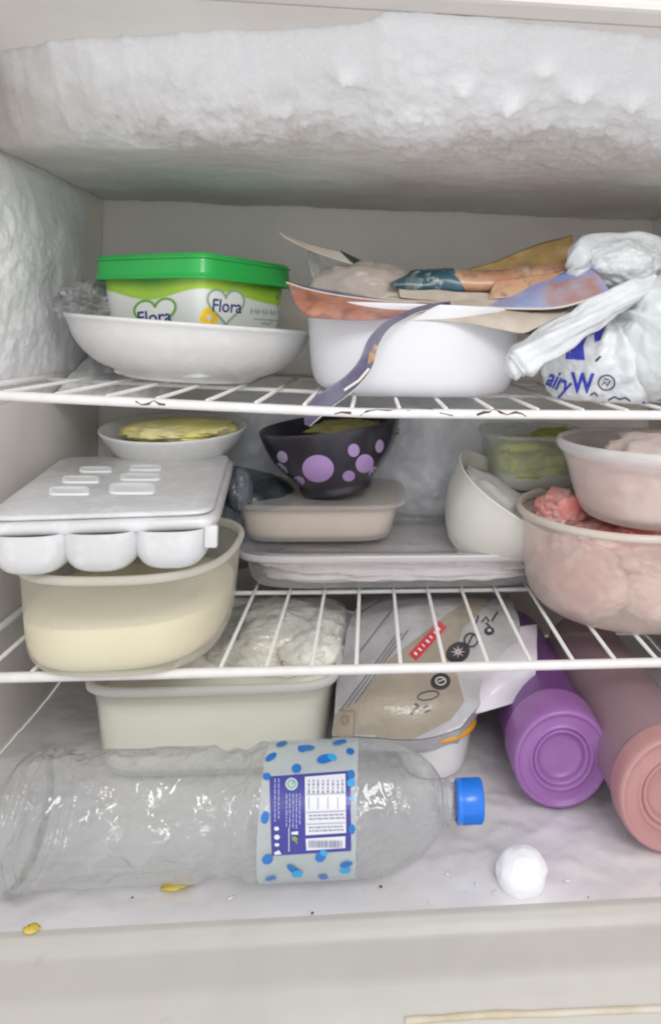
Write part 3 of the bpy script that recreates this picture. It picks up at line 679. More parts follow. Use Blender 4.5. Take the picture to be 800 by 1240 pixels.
# flat clear pack on the shelf
m_flat = clear('clear_pack', (.99, .98, .99), .2, .04, bump=((14, .9, .008), (45, .5, .003)))
x0, x1 = P(286, 700, .16).x, P(672, 700, .16).x; fx = (x0+x1)/2
ft = Vector((fx, .225, SZ2+.0008))
t = thing('clear_tray', 'wide flat clear plastic tray lying on the lower shelf under the small containers', 'tray', ft)
hw = (x1-x0)/2
prf = rnd([(.001, .001), (.84, .001), (.93, .006), (.965, .028), (.975, .031), (1.0, .032), (1.005, .035), (1.0, .038), (.93, .0385), (.90, .035), (.001, .035)], 1)
obj('tray_shell', lathe([(r*hw, z) for r, z in prf], ft, 100, p=7, sy=.082/hw), m_flat, t)
obj('tray_lip', lathe([(r*hw, z) for r, z in rnd([(.985, .030), (1.012, .031), (1.016, .0345), (1.006, .0375), (.985, .037), (.985, .030)], 1)], ft, 100, p=7, sy=.082/hw), mat('pale_lip', (.78, .76, .77), .15, .6, coat=.6, alpha=.5, edge=.4), t)
obj('contents', blob(ft+Vector((0, 0, .016)), (hw*.85, .068, .012), .10, 2.5, 31, 5, p=5), mat('frosted_pinkish_food', (.86, .80, .80), .6, var=(18, (.90, .87, .88), .7), bump=(50, .5, .004)), t)
TT = ft.z+.0385
# clear container with beige food and the black bowl on it
kc = P(393, 640, .235); kc = Vector((P(388, 640, .235).x, .236, TT+.0005))
t = thing('food_container', 'low cloudy container of beige food carrying the spotted black bowl', 'container', kc)
kw = .089
pk = rnd([(.001, .001), (.80, .001), (.86, .004), (.93, .032), (.97, .036), (1.03, .037), (1.035, .040), (1.0, .0415), (.9, .0405), (.001, .040)], 1)
obj('container_shell', lathe([(r*kw, z) for r, z in pk], kc, 90, p=5, sy=.78), mat('cloudy_container', (.76, .73, .70), .25, .5, alpha=.30, edge=.4, bump=(25, .25, .003)), t)
obj('contents', lathe([(r*kw, z) for r, z in rnd([(.001, .003), (.78, .003), (.86, .012), (.91, .030), (.88, .032), (.001, .031)], 1)], kc, 60, p=5, sy=.78, wob=.01), mat('beige_food', (.76, .64, .52), .6, var=(25, (.70, .57, .46), .6), bump=(60, .3, .003)), t)
# black bowl with lilac dots
ZB = kc.z+.042; hc = P(408, 600, .222); hc = Vector((hc.x, .222, ZB))
m_blk = mat('black_glaze', (.018, .016, .028), .28, .5, coat=.35, var=(30, (.05, .045, .06), .4))
t = thing('bowl', 'black bowl with lilac dots standing tilted on a low container', 'bowl', hc)
TM = Matrix.Rotation(math.radians(-7), 3, 'Y') @ Matrix.Rotation(math.radians(1), 3, 'X')
pb = rnd([(.001, .004), (.030, .004), (.0345, 0), (.0385, .0), (.0390, .004), (.0390, .010), (.045, .017), (.060, .032), (.069, .048), (.0745, .066), (.0755, .0715), (.0740, .0725), (.0715, .066), (.064, .048), (.05, .028), (.03, .014), (.001, .012)], 2)
hb = obj('bowl_body', lathe(pb, hc+Vector((0, 0, .0045)), 96, M=TM), m_blk, t)
m_li = mat('lilac_glaze', (.50, .32, .66), .3, .5, coat=.3, var=(60, (.44, .28, .60), .5)); m_li2 = mat('pale_lilac_glaze', (.42, .33, .50), .35, .5, coat=.3)
hbv = [bvh_of(hb)]
dots = [(385, 567, 19, 16.5, 0, 0), (441, 561, 10.5, 11.5, .5, 0), (428, 545, 7, 8, 0, 0), (422, 576, 7.5, 6.5, -.2, 0), (452, 571.5, 5.5, 7, .5, 0), (459, 540, 5, 8, .1, 1), (342, 553, 6, 7.5, -.5, 1), (341, 569, 6, 10.5, -.7, 1), (362, 582, 7, 5.5, .3, 0), (471, 556, 2.5, 6, .2, 1)]
for x, y, a, b, r, k in dots: prnt('dot', ell(x, y, a, b, r), hbv, m_li2 if k else m_li, hb, .0004, 4)
obj('food', blob(hc+Vector((0.014, 0, .068)), (.045, .05, .0085), .3, 2.5, 17, 4), mat('olive_food', (.32, .30, .10), .7, var=(40, (.5, .48, .2), .7), bump=(90, .8, .004)), t)
# small tilted white bowl
jc = P(592, 615, .155)
t = thing('bowl', 'small white cup-like bowl lying tilted on the clear tray', 'bowl', P(590, 668, .15))
from mathutils import Euler
JM = Euler((math.radians(12), math.radians(31), 0)).to_matrix()
pj = rnd([(.001, .003), (.022, .002), (.027, -.003), (.030, 0), (.040, .012), (.050, .034), (.0555, .060), (.0575, .064), (.0545, .064), (.048, .036), (.038, .014), (.001, .007)], 2)
jb = P(574, 661, .196)
sc_ = 1.15
obj('bowl_body', lathe([(r*sc_, z*sc_) for r, z in pj], jb, 80, p=2.2, M=JM, wob=.02), mat('cream_ceramic', (.76, .75, .69), .25, .5, coat=.3), t)
obj('frozen_white_food', blob(jb+JM @ Vector((0, 0, .057)), (.052, .052, .013), .25, 2.2, 41, 4, rot=(math.radians(12), math.radians(31), 0)), mat('white_food', (.74, .74, .72), .4, sss=.2, bump=(60, .6, .003)), t)
# support box + yellow-green container
sx0 = P(688, 600, .22)
sb = obj('storage_box', lathe(rnd([(.001, 0), (.048, 0), (.050, .003), (.053, .078), (.055, .080), (.055, .084), (.001, .0845)], 1), Vector((P(655, 600, .235).x, .245, SZ2+.0008)), 60, p=5), mat('white_box_plastic', (.72, .71, .69), .35), cat='box', label='plain white box at the back, under the container of yellow-green pickle')
gc = Vector((P(648, 580, .235).x, .245, SZ2+.0865))
t = thing('food_container', 'small clear container of yellow-green pickle behind the tilted white bowl', 'container', gc)
obj('container_shell', lathe([(r, z) for r, z in rnd([(.001, .001), (.046, .001), (.051, .006), (.058, .055), (.061, .058), (.061, .061), (.058, .0625), (.0575, .058)], 1)], gc, 80, p=4), mat('cloudy_clear', (.70, .71, .66), .22, .5, alpha=.26, edge=.4, bump=(30, .15, .002)), t)
obj('pickle', blob(gc+Vector((.0, 0, .026)), (.051, .051, .024), .10, 2.2, 51, 5, p=3), mat('green_pickle', (.42, .45, .14), .55, var=((45, (.64, .68, .14), .8, .52, .62), (80, (.24, .28, .06), .6, .5, .65)), bump=(80, .8, .004)), t)
obj('white_layer', lathe([(.001, .0015), (.044, .0025), (.0505, .009), (.0525, .020), (.001, .021)], gc, 60, p=4), mat('pale_brine', (.62, .64, .56), .4, alpha=.8), t)
obj('pickle_piece', blob(gc+Vector((.022, -.01, .055)), (.026, .026, .010), .25, 3, 53, 4), mat('olive_green_pickle', (.34, .36, .09), .6, bump=(90, .8, .004), var=(60, (.40, .42, .08), .7)), t)
obj('pickle_piece', blob(gc+Vector((-.022, -.044, .048)), (.022, .006, .004), .35, 3, 54, 4), mat('lime_pickle', (.62, .70, .06), .5), t)
# big meat tub
lc = Vector((.247, .118, SZ2+.0008)); LR = .098
m_pinkp = mat('pinkish_cloudy_plastic', (.78, .66, .60), .26, .5, alpha=.40, edge=.45, bump=(30, .2, .003))
t = thing('food_tub', 'large round cloudy tub of pink raw meat at the right end of the shelf', 'tub', lc)
pl = rnd([(.001, .003), (.070, .003), (.074, 0), (.080, .001), (.0905, .012), (.0945, .03), (.098, .082), (.1015, .085), (.1015, .090), (.099, .0915)], 2)
obj('tub_wall', lathe(pl, lc, 96), m_pinkp, t)
obj('rim', lathe(rnd([(.0975, .084), (.1025, .085), (.1035, .089), (.100, .0925), (.0965, .089), (.0975, .084)], 1), lc, 96), mat('cream_rim', (.72, .64, .57), .3, .5, alpha=.78, edge=.2), t)
m_meat = mat('raw_meat', (.78, .30, .27), .35, .5, sss=.25, coat=.3, var=((16, (.80, .55, .50), .85, .44, .58), (34, (.84, .76, .70), .9, .55, .66), (26, (.50, .14, .14), .6, .52, .66)), bump=((40, .5, .004), (140, .3, .001)))
m_meatp = mat('pale_meat', (.74, .46, .41), .4, .5, sss=.15, var=((10, (.84, .70, .62), .9, .45, .56), (22, (.60, .26, .24), .8, .53, .62), (60, (.86, .78, .72), .5, .55, .65)), bump=((40, .5, .004),))
def inside(mesh, c0, prof_, gap=.0022):
    """press a mass against the inner wall of its round tub"""
    out = []
    for v in mesh[0]:
        d = v-c0; h = max(.004, d.z); lim = None
        for (r0, z0), (r1, z1) in zip(prof_, prof_[1:]):
            if z0 <= h <= z1: lim = r0+(r1-r0)*(h-z0)/(z1-z0+1e-9); break
        if lim is None: lim = prof_[-1][0]
        lim -= gap; q = math.hypot(d.x, d.y)
        k = lim*(1-math.exp(-q/lim*2.2))/(1-math.exp(-2.2))/q if q > lim*.8 else 1
        k = min(1, lim/q) if q > lim else 1
        out.append(c0+Vector((d.x*k, d.y*k, h)))
    return out, mesh[1]
def chunk(x, y, z, r, sd, m=None, n='meat'):
    return obj(n, inside(blob(lc+Vector((x, y, z)), r, .22, 1.6, sd, 5), lc, [(.078, 0), (.090, .012), (.0945, .03), (.098, .082), (.0985, .2)]), m or m_meatp, t)
for (x, y, z, r, sd) in ((-.045, -.04, .034, (.040, .038, .030), 61), (.02, -.055, .032, (.045, .034, .028), 62), (.055, .0, .034, (.034, .046, .03), 63), (-.05, .03, .034, (.036, .04, .03), 64), (.0, .02, .036, (.05, .05, .03), 65), (.01, -.058, .058, (.035, .024, .016), 66), (-.02, -.015, .058, (.05, .04, .016), 67), (.03, .05, .04, (.04, .036, .03), 68)):
    chunk(x, y, z, r, sd)
for x, y, z, r, sd in ((-.060, .010, .086, (.024, .021, .017), 71), (.0, -.044, .074, (.024, .02, .011), 72), (.03, -.052, .075, (.022, .016, .010), 73), (-.028, -.036, .070, (.026, .018, .010), 74), (-.022, .005, .072, (.03, .03, .008), 75)):
    chunk(x, y, z, r, sd, m_meat)
bm_ = P(681, 628, .08)
obj('bone_piece', blob(lc+Vector((-.057, -.008, .091)), (.013, .006, .012), .2, 2, 76, 3), mat('pink_cut_meat', (.80, .25, .22), .4, sss=.3, var=(90, (.85, .5, .45), .7)), t)
# upper right container
mc = Vector((.262, .088, .2015+.010)); 
t = thing('food_container', 'clear container of pale pink meat sitting in the top of the big meat tub', 'container', mc)
obj('container_shell', lathe(rnd([(.001, .002), (.052, .002), (.058, 0), (.066, .006), (.074, .03), (.079, .052), (.0845, .060), (.086, .066), (.085, .069)], 2), mc, 90), mat('clear_pp', (.78, .73, .70), .2, .5, alpha=.32, edge=.5, bump=(25, .2, .003)), t)
obj('rim', lathe(rnd([(.0835, .058), (.0875, .062), (.0885, .067), (.085, .071), (.082, .067)], 1), mc, 90), mat('clear_rim', (.80, .80, .80), .18, .5, alpha=.55, edge=.4, coat=.5), t)
obj('meat', inside(blob(mc+Vector((0, 0, .030)), (.078, .078, .029), .07, 1.5, 81, 5, p=2.6), mc, [(.060, 0), (.068, .010), (.074, .03), (.079, .052), (.082, .2)]), m_meatp, t)
obj('meat', blob(mc+Vector((.006, .0, .060)), (.046, .046, .018), .22, 2, 82, 4), mat('frosty_pale_meat', (.72, .56, .50), .4, sss=.2, var=(30, (.8, .72, .68), .8), bump=(60, .5, .003)), t)

# ================================================================== FLOOR
# big white tub at the back left
nl, nr = P(92, 835, .045), P(408, 835, .045); nw = (nr.x-nl.x)/2; nc = Vector(((nl.x+nr.x)/2, .045+.095, .0035))
t = thing('food_tub', 'wide rectangular cloudy tub of frozen white food below the lower shelf', 'tub', nc)
obj('tub_wall', lathe([(r*nw, z) for r, z in rnd([(.001, .001), (.86, .001), (.90, .004), (.965, .072), (1.0, .074), (1.01, .078), (1.0, .081), (.97, .080)], 1)], nc, 110, p=7, sy=.095/nw), mat('milky_tub', (.84, .83, .76), .3, .5, alpha=.30, edge=.3, bump=(25, .15, .003)), t)
obj('frozen_block', lathe([(r*nw, z) for r, z in rnd([(.001, .003), (.84, .003), (.89, .008), (.94, .060), (.92, .064), (.001, .062)], 1)], nc, 90, p=7, sy=.095/nw, wob=.01), mat('frozen_white_food', (.90, .88, .78), .5, sss=.2, var=(14, (.86, .84, .73), .6), bump=(30, .4, .004)), t)
obj('tub_rim', lathe([(r*nw, z) for r, z in rnd([(.972, .073), (1.02, .074), (1.03, .079), (1.0, .0825), (.972, .079), (.972, .073)], 1)], nc, 110, p=7, sy=.095/nw), mat('milky_rim', (.76, .76, .72), .3, .5, alpha=.7, edge=.3), t)
def lump(px, py, Y, r, sd, m, par): return obj('food_lump', blob(P(px, py, Y), r, .18, 1.8, sd, 4), m, par)
t = thing('frozen_food_bag', 'crumpled clear bag of pale frozen food lying on the wide white tub', 'food bag', nc+Vector((.06, .02, .066)))
mw = mat('pale_green_food', (.88, .86, .76), .5, sss=.15, var=(24, (.90, .89, .84), .7), bump=(50, .5, .004))
for px, py, Y, r, sd in ((335, 775, .15, (.040, .035, .020), 91), (380, 790, .12, (.030, .03, .017), 92), (300, 800, .13, (.035, .03, .017), 93), (350, 752, .2, (.045, .03, .02), 94), (395, 765, .17, (.022, .03, .018), 95), (245, 805, .13, (.03, .03, .014), 96)):
    lump(px, py, Y, r, sd, mw, t)
obj('bag_film', blob(P(345, 775, .15)+Vector((0, 0, .003)), (.078, .060, .030), .13, 1.9, 97, 6), clear('bag_film', (1, 1, .99), .07, .06, bump=((30, 1, .008, .8), (90, .7, .003))), t)
# pack of frozen food with print, leaning
m_pack = mat('pack_film_grey', (.46, .45, .45), .26, .5, coat=.25, bump=((22, .6, .006), (80, .4, .002)), var=((16, (.36, .36, .38), .7), (40, (.55, .55, .57), .5)))
m_packb = mat('pack_food_beige', (.38, .33, .26), .26, .5, coat=.25, bump=((22, .6, .006), (80, .4, .002)), var=((18, (.30, .25, .20), .7),))
pc = P(510, 880, .08); t = thing('frozen_food_pack', 'grey and beige frozen food pack with a red strip and black emblems', 'food pack', Vector((pc.x, .1, .004)))
rows = [[P(402, 893, .03), P(450, 892, .024), P(510, 896, .024), P(556, 884, .03)],
        [P(404, 862, .045), P(452, 848, .035), P(512, 850, .035), P(590, 838, .05)],
        [P(412, 806, .085), P(462, 794, .075), P(530, 792, .075), P(625, 785, .09)],
        [P(422, 756, .14), P(470, 746, .13), P(545, 742, .13), P(628, 748, .145)],
        [P(434, 726, .21), P(480, 720, .21), P(560, 718, .21), P(615, 722, .21)]]
pv, pf = patch(rows, 60, 60, .003, 24, 4)
und = [[v-Vector((0, -.012, .030)) for v in r] for r in rows]
uv_, uf = patch(und, 60, 60, .001, 24, 9)
# make a closed pillow: upper and lower skins share an outline
n1 = 61
def pillow(upv, lov):
    V = []
    for j in range(n1):
        for i in range(n1):
            a = upv[j*n1+i]; V.append(a)
    for j in range(n1):
        for i in range(n1):
            e = min(i, 60-i, j, 60-j)/8; e = min(1, e)
            V.append(upv[j*n1+i].lerp(lov[j*n1+i], e**.5) if e > 0 else upv[j*n1+i]-Vector((0, 0, .0006)))
    return V
V = pillow(pv, uv_); Fc = pf + [tuple(i+n1*n1 for i in reversed(f)) for f in pf]
pk_ = obj('pack_film', (V, Fc), m_pack, t)
pkb = [bvh_of(pk_)]
prnt('beige_print', poly((403, 892), (404, 866), (432, 850), (470, 800), (540, 745), (575, 722), (600, 722), (560, 762), (548, 800), (562, 850), (545, 872), (500, 895), (450, 893)), pkb, m_packb, pk_, .0004, 5)
m_red = mat('red_print', (.66, .05, .07), .3, coat=.4); m_org = mat('orange_print', (.80, .36, .02), .3, coat=.4); m_ink = mat('black_print', (.035, .03, .035), .35, coat=.4)
prnt('red_strip', line([(499, 797), (536, 757)], 12), pkb, m_red, pk_, .0009, 4)
prnt('strip_lettering', join(*[line([(503+k*4.6-1.6, 793-k*5.0-1.4), (503+k*4.6+1.6+(k%2), 793-k*5.0+1.6)], 2.6-(k%3)*.5) for k in range(7)]), pkb, m_pale, pk_, .0014, 4)
prnt('black_emblem', [ell(554, 791, 15, 12, -.5), ell(533, 826, 12, 10, -.2), ell(592, 765, 6, 5)], pkb, m_ink, pk_, .0009, 4)
prnt('emblem_star', [join(*[poly((554+1.5*math.cos(a+.9), 791+1.5*math.sin(a+.9)), (554+9.5*math.cos(a), 791+8*math.sin(a)), (554+1.5*math.cos(a-.9), 791+1.5*math.sin(a-.9))) for a in [k*math.pi/4 for k in range(8)]]), ring2(533, 826, 6, 4.5, 1.6), line([(529, 827), (537, 824)], 1.5), ell(592, 765, 2.5, 2)], pkb, mat('pale_print', (.6, .56, .55), .4), pk_, .0014, 4)
prnt('black_emblem', [ring2(570, 776, 8, 8, 2), line([(566, 782), (573, 768)], 2), ring2(518, 843, 13, 5, 1.4, -.2), line([(497, 865), (506, 855), (502, 853)], 3), line([(512, 858), (518, 855)], 2), line([(514, 863), (521, 860)], 1.5), line([(575, 758), (579, 746)], 2), line([(583, 754), (588, 748), (592, 754)], 1.8), line([(595, 753), (602, 742)], 2), line([(588, 755), (593, 760)], 1.8)], pkb, m_ink, pk_, .0009, 4)
prnt('fine_lettering', join(*[line([(412+k*9, 862-k*5), (452+k*9, 808-k*6), (478+k*8, 772-k*4)], 1.2) for k in range(3)], line([(430, 745), (462, 728)], 1), line([(436, 790), (474, 740)], 1.2)), pkb, mat('grey_print', (.16, .16, .17), .4), pk_, .0009, 5)
prnt('fine_lettering', join(ring2(418, 872, 4, 5, 1.2), line([(405, 860), (430, 862), (428, 892)], 1)), pkb, mat('brown_print', (.25, .2, .17), .4), pk_, .0009, 5)
# white tub with an orange edge, pale pouch
oc = P(532, 915, .05)
oc = Vector((oc.x-.004, .068, .004))
t = thing('yogurt_pot', 'white pot with orange rim below the printed frozen pack', 'pot', oc)
obj('pot_body', lathe(rnd([(.001, 0), (.026, 0), (.028, .002), (.034, .036), (.036, .038)], 1), oc, 60), mat('white_pot', (.78, .77, .77), .3, coat=.3), t)
obj('orange_rim', lathe(rnd([(.0335, .035), (.0375, .036), (.038, .038), (.037, .041), (.030, .042), (.001, .042)], 1), oc, 60), m_org, t)
t = thing('plastic_pouch', 'pale pinkish white pouch between the printed pack and the purple tumbler', 'pouch', P(600, 860, .06))
pr_ = [[P(556, 868, .05), P(585, 862, .045), P(622, 850, .05), P(640, 838, .06)], [P(575, 830, .065), P(600, 818, .06), P(630, 808, .065), P(648, 798, .075)], [P(590, 772, .13), P(612, 765, .125), P(634, 760, .13), P(650, 758, .135)]]
pouch = obj('pouch_film', patch(pr_, 30, 30, .002, 28, 2), mat('pouch_film', (.72, .68, .74), .3, .5, coat=.3, sss=.1), t, solid=.006)
pob = [bvh_of(pouch)]
prnt('red_edge', line([(560, 872), (585, 864), (612, 857), (636, 842)], 5), pob, mat('crimson_print', (.5, .08, .1), .35), pouch, .0035, 4)
# purple tumbler and pink tumbler
def tumbler(px, py, yf, r, L_, label, mb, ml, yaw=0, group=None, LL=.030):
    c0 = P(px, py, yf); c0 = Vector((c0.x, yf, r+.0035))
    t = thing('tumbler', label, 'tumbler', c0-Vector((0, 0, r)), group)
    M = Matrix.Rotation(yaw, 3, 'Z') @ Matrix.Rotation(math.radians(90), 3, 'X')      # local +z -> -y (towards the door)
    def L3(prof): return lathe([(q, z) for q, z in prof], c0, 84, M=M)
    # z runs from 0 (front face) to -L_ (deep end)
    obj('tumbler_body', L3(rnd([(r*.93, -LL), (r*.94, -LL-.004), (r*.93, -.05), (r*.92, -L_+.012), (r*.86, -L_), (.001, -L_)], 1)), mb, t)
    obj('lid', L3(rnd([(r*.955, -LL-.004), (r*1.0, -LL-.004), (r*1.0, -LL), (r*.99, -.004), (r*.955, 0), (r*.90, 0), (r*.87, -.0015), (r*.84, -.0025), (r*.66, -.0025), (r*.64, -.0015), (r*.60, -.0015), (r*.58, -.004), (r*.50, -.0045), (r*.47, -.006), (r*.46, -.009), (.001, -.009)], 1)), ml, t)
    obj('lid_ring', L3(rnd([(r*.47, -.0055), (r*.50, -.0025), (r*.55, -.0025), (r*.57, -.0042)], 1)), ml, t)
    return t
tumbler(681, 922, -.002, .0395, .215, 'purple plastic tumbler lying on its side, base ring towards the door', mat('purple_body', (.24, .09, .32), .35, .5, coat=.1, alpha=.72, edge=.15, bump=(20, .1, .002)), mat('purple_lid', (.31, .13, .38), .38, .5, sss=.1, coat=.08, bump=(15, .1, .003), var=(25, (.36, .19, .43), .5)))
tumbler(820, 955, -.055, .0435, .235, 'dull pink plastic tumbler lying beside the purple one, partly out of view', mat('pink_body', (.42, .28, .32), .35, .5, coat=.1, alpha=.55, edge=.3, bump=(20, .1, .002)), mat('pink_lid', (.44, .22, .22), .4, .5, sss=.1, coat=.08, bump=(15, .1, .003), var=(25, (.50, .28, .28), .5)), LL=.014)
# frosty ice sheet behind the tumblers
# water bottle lying down
BR = .0408; by = -.047
ba, bb_ = P(12, 985, by), P(585, 985, by)
x0, x1 = ba.x, bb_.x; LB = x1-x0; print('bottle', x0, x1, LB)
bcen = Vector((x0, by, BR+.0035))
t = thing('water_bottle', 'empty clear plastic water bottle with blue cap lying on the freezer floor', 'bottle', Vector(((x0+x1)/2, by, .003)))
def bx_(px): return (P(px, 985, by).x-x0)
MX = Matrix.Rotation(math.radians(90), 3, 'Y')
def barrel(prof, n=120, wr=0):
    V, Fc = lathe([(r, h) for r, h in prof], (0, 0, 0), n, M=None)
    out = []
    for v in V:
        h = v.z; y, z = v.x, v.y; a = math.atan2(z, y); r = math.hypot(y, z)
        if wr and r > .02:
            # grip panels pressed into the lower half and faint dents
            if bx_(20) < h < bx_(248): r += -.0030*max(0, math.sin(a*6))*abs(math.sin((h-bx_(20))/(bx_(248)-bx_(20))*math.pi*4))**.5*math.sin((h-bx_(20))/(bx_(248)-bx_(20))*math.pi)**.5 + .0012*noise.noise(Vector((h*38, a*1.5, 0)))
            if bx_(445) < h < bx_(520): r += -.0028*max(0, math.sin(a*4+.6))*math.sin((h-bx_(445))/(bx_(520)-bx_(445))*math.pi)
            r += .0006*noise.noise(Vector((h*60, math.cos(a)*3, math.sin(a)*3)))
        out.append(bcen+Vector((h, math.cos(a)*r, math.sin(a)*r)))
    return out, Fc
prof = [(.001, .006), (.012, .005), (.024, .001), (.031, .0), (.0365, .004), (.0398, .011)]
def seg(p0, p1, n, f):
    for i in range(n+1):
        s = i/n; prof.append((f(s), bx_(p0)+(bx_(p1)-bx_(p0))*s))
seg(24, 62, 20, lambda s: BR-.0010-.0010*math.cos(s*2*math.pi*3))
seg(64, 248, 60, lambda s: BR-.0012-.0009*(.5-.5*math.cos(s*2*math.pi*3)))
seg(252, 306, 24, lambda s: BR-.0022-.0022*math.sin(s*math.pi)**.5+.0009*math.cos(s*2*math.pi*2))
seg(310, 440, 30, lambda s: BR-.0008 if .05 < s < .95 else BR)
seg(444, 535, 40, lambda s: .0118+(BR-.0118)*(math.cos(s*math.pi*.5)**.62 if s < 1 else 0))
prof += [(.0118, bx_(538)), (.0150, bx_(541)), (.0150, bx_(543)), (.0115, bx_(545)), (.0115, bx_(578))]
m_pet = clear('clear_bottle_plastic', (.955, .965, .97), .10, .07, bump=((13, 1, .010, .8), (42, .9, .005, 1.2)))
bot_ = obj('bottle_body', barrel(prof, 120, 1), m_pet, t)
capx = [bx_(551), bx_(583)]
cp = [(.0125, capx[0]), (.0141, capx[0]+.0005), (.0141, capx[0]+.0035), (.0136, capx[0]+.004), (.0138, capx[0]+.0045), (.0138, capx[1]-.0015), (.0128, capx[1]), (.001, capx[1])]
V, Fc = barrel(cp, 120)
V2 = []
for i, v in enumerate(V):
    k = i % 120; j = i//120; d = v-(bcen+Vector((v.x-bcen.x, 0, 0)))
    V2.append(v+d.normalized()*(.0004*(1 if k % 2 else -1) if j in (4, 5) else 0))
obj('cap', (V2, Fc), mat('blue_cap', (.01, .19, .78), .3, .5, coat=.3, sss=.05), t, smooth=True)
# label sleeve
lx0, lx1 = bx_(322), bx_(432)
sl = obj('label', barrel([(BR+.0003, lx0+(lx1-lx0)*i/12) for i in range(13)], 120), mat('pale_label_film', (.66, .74, .76), .25, .5, alpha=.34, edge=.25, coat=.4, bump=(40, .15, .002)), t)
slb = [bvh_of(sl)]
m_lb = mat('label_blue', (.035, .035, .27), .35, coat=.4); m_lw = mat('label_white', (.66, .67, .72), .4, coat=.3); m_lf = mat('leaf_blue', (.005, .15, .48), .35, coat=.3); m_lf2 = mat('leaf_light_blue', (.02, .33, .68), .35, coat=.3); m_tx = mat('label_text_grey', (.22, .22, .33), .5); m_tl = mat('label_text_pale', (.32, .34, .62), .5)
prnt('blue_panel', poly((326, 941), (424, 934), (425, 1030), (329, 1036)), slb, m_lb, sl, .0006, 5)
prnt('white_table', poly((369, 942), (418, 938), (419, 1008), (370, 1011)), slb, m_lw, sl, .0010, 5)
prnt('white_table', poly((370, 1015), (418, 1012), (418, 1026), (371, 1029)), slb, m_lw, sl, .0010, 5)
rowsT = []
for k, x in enumerate((374, 379.5, 385, 391, 397, 403, 409, 414.5)):
    for j in range(4):
        a, b = 945+j*4.2+random.random(), 945+j*4.2+3+random.random(); rowsT.append(line([(x, a), (x, b)], 2.2 if j % 2 else 1.4))
    if k % 2 == 0: rowsT.append(line([(x, 966), (x, 980)], .7))
for y in (962, 983, 997): rowsT.append(line([(371, y+1), (418, y-1)], .7))
for y in (987, 991, 1001, 1005):
    x = 374
    while x < 414: w_ = 2+random.random()*5; rowsT.append(line([(x, y+(394-x)*.04), (x+w_, y+(394-x)*.04)], 1.5)); x += w_+1.2
prnt('table_lettering', join(*rowsT), slb, m_tx, sl, .0014, 60)
bars = []; x = 374.
while x < 415:
    w_ = random.choice((.7, 1.1, 1.7)); bars.append(poly((x, 1017), (x+w_, 1017), (x+w_, 1025), (x, 1025.5))); x += w_+random.choice((.8, 1.3))
prnt('barcode', join(*bars), slb, m_tx, sl, .0014, 60)
sm = []
for x in (333, 337.5, 347, 351, 355, 359, 363):
    y = 944 if x < 340 else 962
    while y < (992 if x < 340 else 998): h_ = 2+random.random()*5; sm.append(line([(x, y), (x, y+h_)], 1.4)); y += h_+1.2
prnt('small_lettering', join(*sm), slb, m_tl, sl, .0011, 60)
prnt('round_seal', ell(353, 950.5, 7.5, 7.5), slb, mat('seal_green', (.42, .58, .52), .4), sl, .0011, 4)
prnt('round_seal', join(ring2(353, 950.5, 4.5, 4.5, 1), line([(353, 950.5), (356, 948)], 1)), slb, m_tx, sl, .0015, 4)
prnt('emblem', join(poly((353, 1007), (361, 1006), (361, 1010), (353, 1010)), line([(350, 1002), (350, 1030)], .9), ell(335, 1003, 3, 2.5), ell(335.5, 1013, 3.4, 3), ell(335.5, 1022, 3, 2), poly((332, 1031), (338, 1028), (341, 1033), (333, 1034))), slb, m_lw, sl, .0012, 60)
prnt('emblem', join(ell(357, 1015, 3.5, 3), line([(354, 1012), (360, 1020)], 2)), slb, mat('seal_olive', (.2, .3, .06), .4), sl, .0013, 60)
leaves = [(328, 918, 8, 4, -.6, 0), (323, 941, 5, 4.5, 0, 0), (359, 931.5, 6, 5.5, -.4, 0), (371, 907, 10, 3.6, -.05, 0), (365, 908, 5, 4, .4, 0), (393, 920, 10, 5.5, -.25, 0), (402, 918, 6, 4, .4, 1), (424, 911, 5, 4, .3, 0), (425, 939, 4.5, 6, 0, 0), (425, 949, 5, 5, 0, 1), (321, 990, 5, 8, .2, 0), (426, 1004, 4, 6, 0, 0), (324, 1040, 7, 6, -.5, 0), (355, 1052, 9, 4, .6, 0), (360, 1057, 7, 4.5, -.1, 1), (388, 1037, 7, 6, -.7, 0), (392, 1032, 5, 3.5, .3, 1), (419, 1046, 8, 3.4, -.2, 0), (418, 1053, 7, 3.6, -.1, 1), (391, 1061, 6, 3, .1, 0), (328, 1063, 7, 2.6, -.2, 0), (411, 900, 9, 3, -.2, 0), (426, 968, 3, 3, 0, 1), (341, 902, 7, 3, -.3, 0)]
for x, y, a, b, r, k in leaves: prnt('leaf_print', ell(x, y, a, b, r, 14), slb, m_lf2 if k else m_lf, sl, .0007+.0002*k, 6)

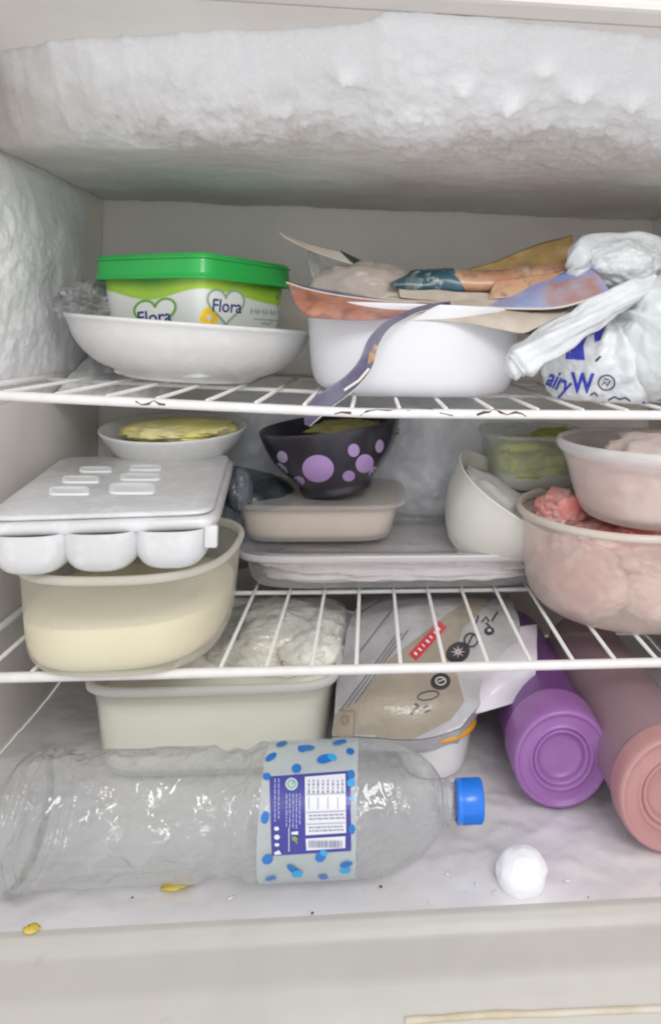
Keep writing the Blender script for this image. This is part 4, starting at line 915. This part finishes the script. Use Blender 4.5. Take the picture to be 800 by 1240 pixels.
# snow lump, ice and crumbs
sc0 = Q(633, 1074, .002)
obj('snow_lump', blob(sc0+Vector((0, .004, .0060)), (.0175, .016, .0165), .10, .7, 101, 5), mat('packed_snow_frost', (.80, .81, .84), .7, sss=.8, bump=((300, .3, .001),)), cat='snow lump', label='small rounded white lump of snow at the front edge of the floor')
m_yc = mat('yellow_crumb', (.72, .52, .06), .6, var=(90, (.8, .68, .2), .7))
a = Q(215, 1071, .003)
obj('food_scrap', blob(a+Vector((0, 0, .0003)), (.0105, .005, .0008), .35, 2, 103, 3, rot=(0, 0, .3)), m_yc, cat='food scrap', label='larger yellow food scrap on the floor before the bottle')
a = Q(38, 1125, .001)
obj('food_scrap', blob(a+Vector((0, 0, .0)), (.005, .0035, .0007), .35, 2, 104, 3), m_yc, cat='food scrap', label='small yellow food scrap at the very edge of the floor')
# ice flakes on the floor: countless
V, Fc = [], []
for k in range(30):
    x = random.uniform(-.25, .30); y = random.uniform(-.083, .02)
    if random.random() < .5: x = random.gauss(.09, .05); y = random.gauss(-.07, .012)
    y = max(-.082, y)
    r = random.uniform(.0005, .0017)
    v, f = blob((x, y, .0025), (r*1.5, r*random.uniform(.3, .9), r*.22), .9, 2.5, k, 1, rot=(0, 0, k))
    b = len(V); V += v; Fc += [tuple(i+b for i in q) for q in f]
obj('ice_flakes', (V, Fc), mat('ice_flake', (.76, .76, .78), .3, .5, coat=.4), kind='stuff', label='scattered ice flakes and frost grains on the freezer floor')
V, Fc = [], []
for px, py in ((378, 1106), (461, 1074), (160, 1087), (712, 1087)):
    r = random.uniform(.0006, .0013); v, f = blob(Q(px, py, .0028), (r, r, r*.6), .3, 2, px, 1); b = len(V); V += v; Fc += [tuple(i+b for i in q) for q in f]
obj('crumbs', (V, Fc), mat('dark_crumb', (.10, .08, .07), .8), kind='stuff', label='tiny dark crumbs on the freezer floor')
# stained gasket edge low at the right
sbv = bvh_of(SILL); ga = []
for x, y in ((490, 1237), (540, 1233), (600, 1229), (660, 1228), (720, 1225), (798, 1222), (840, 1220)):
    ga.append(sbv.ray_cast(CPOS, ray(x, y))[0])
obj('sill_trim', tube(spline(ga, 60), [.0019+.0005*noise.noise(Vector((i*.17, 0, 0))) for i in range(61)], 12), mat('stained_edge', (.58, .52, .40), .6, var=((22, (.46, .37, .20), .8, .5, .62), (9, (.62, .60, .56), .8))), kind='structure')
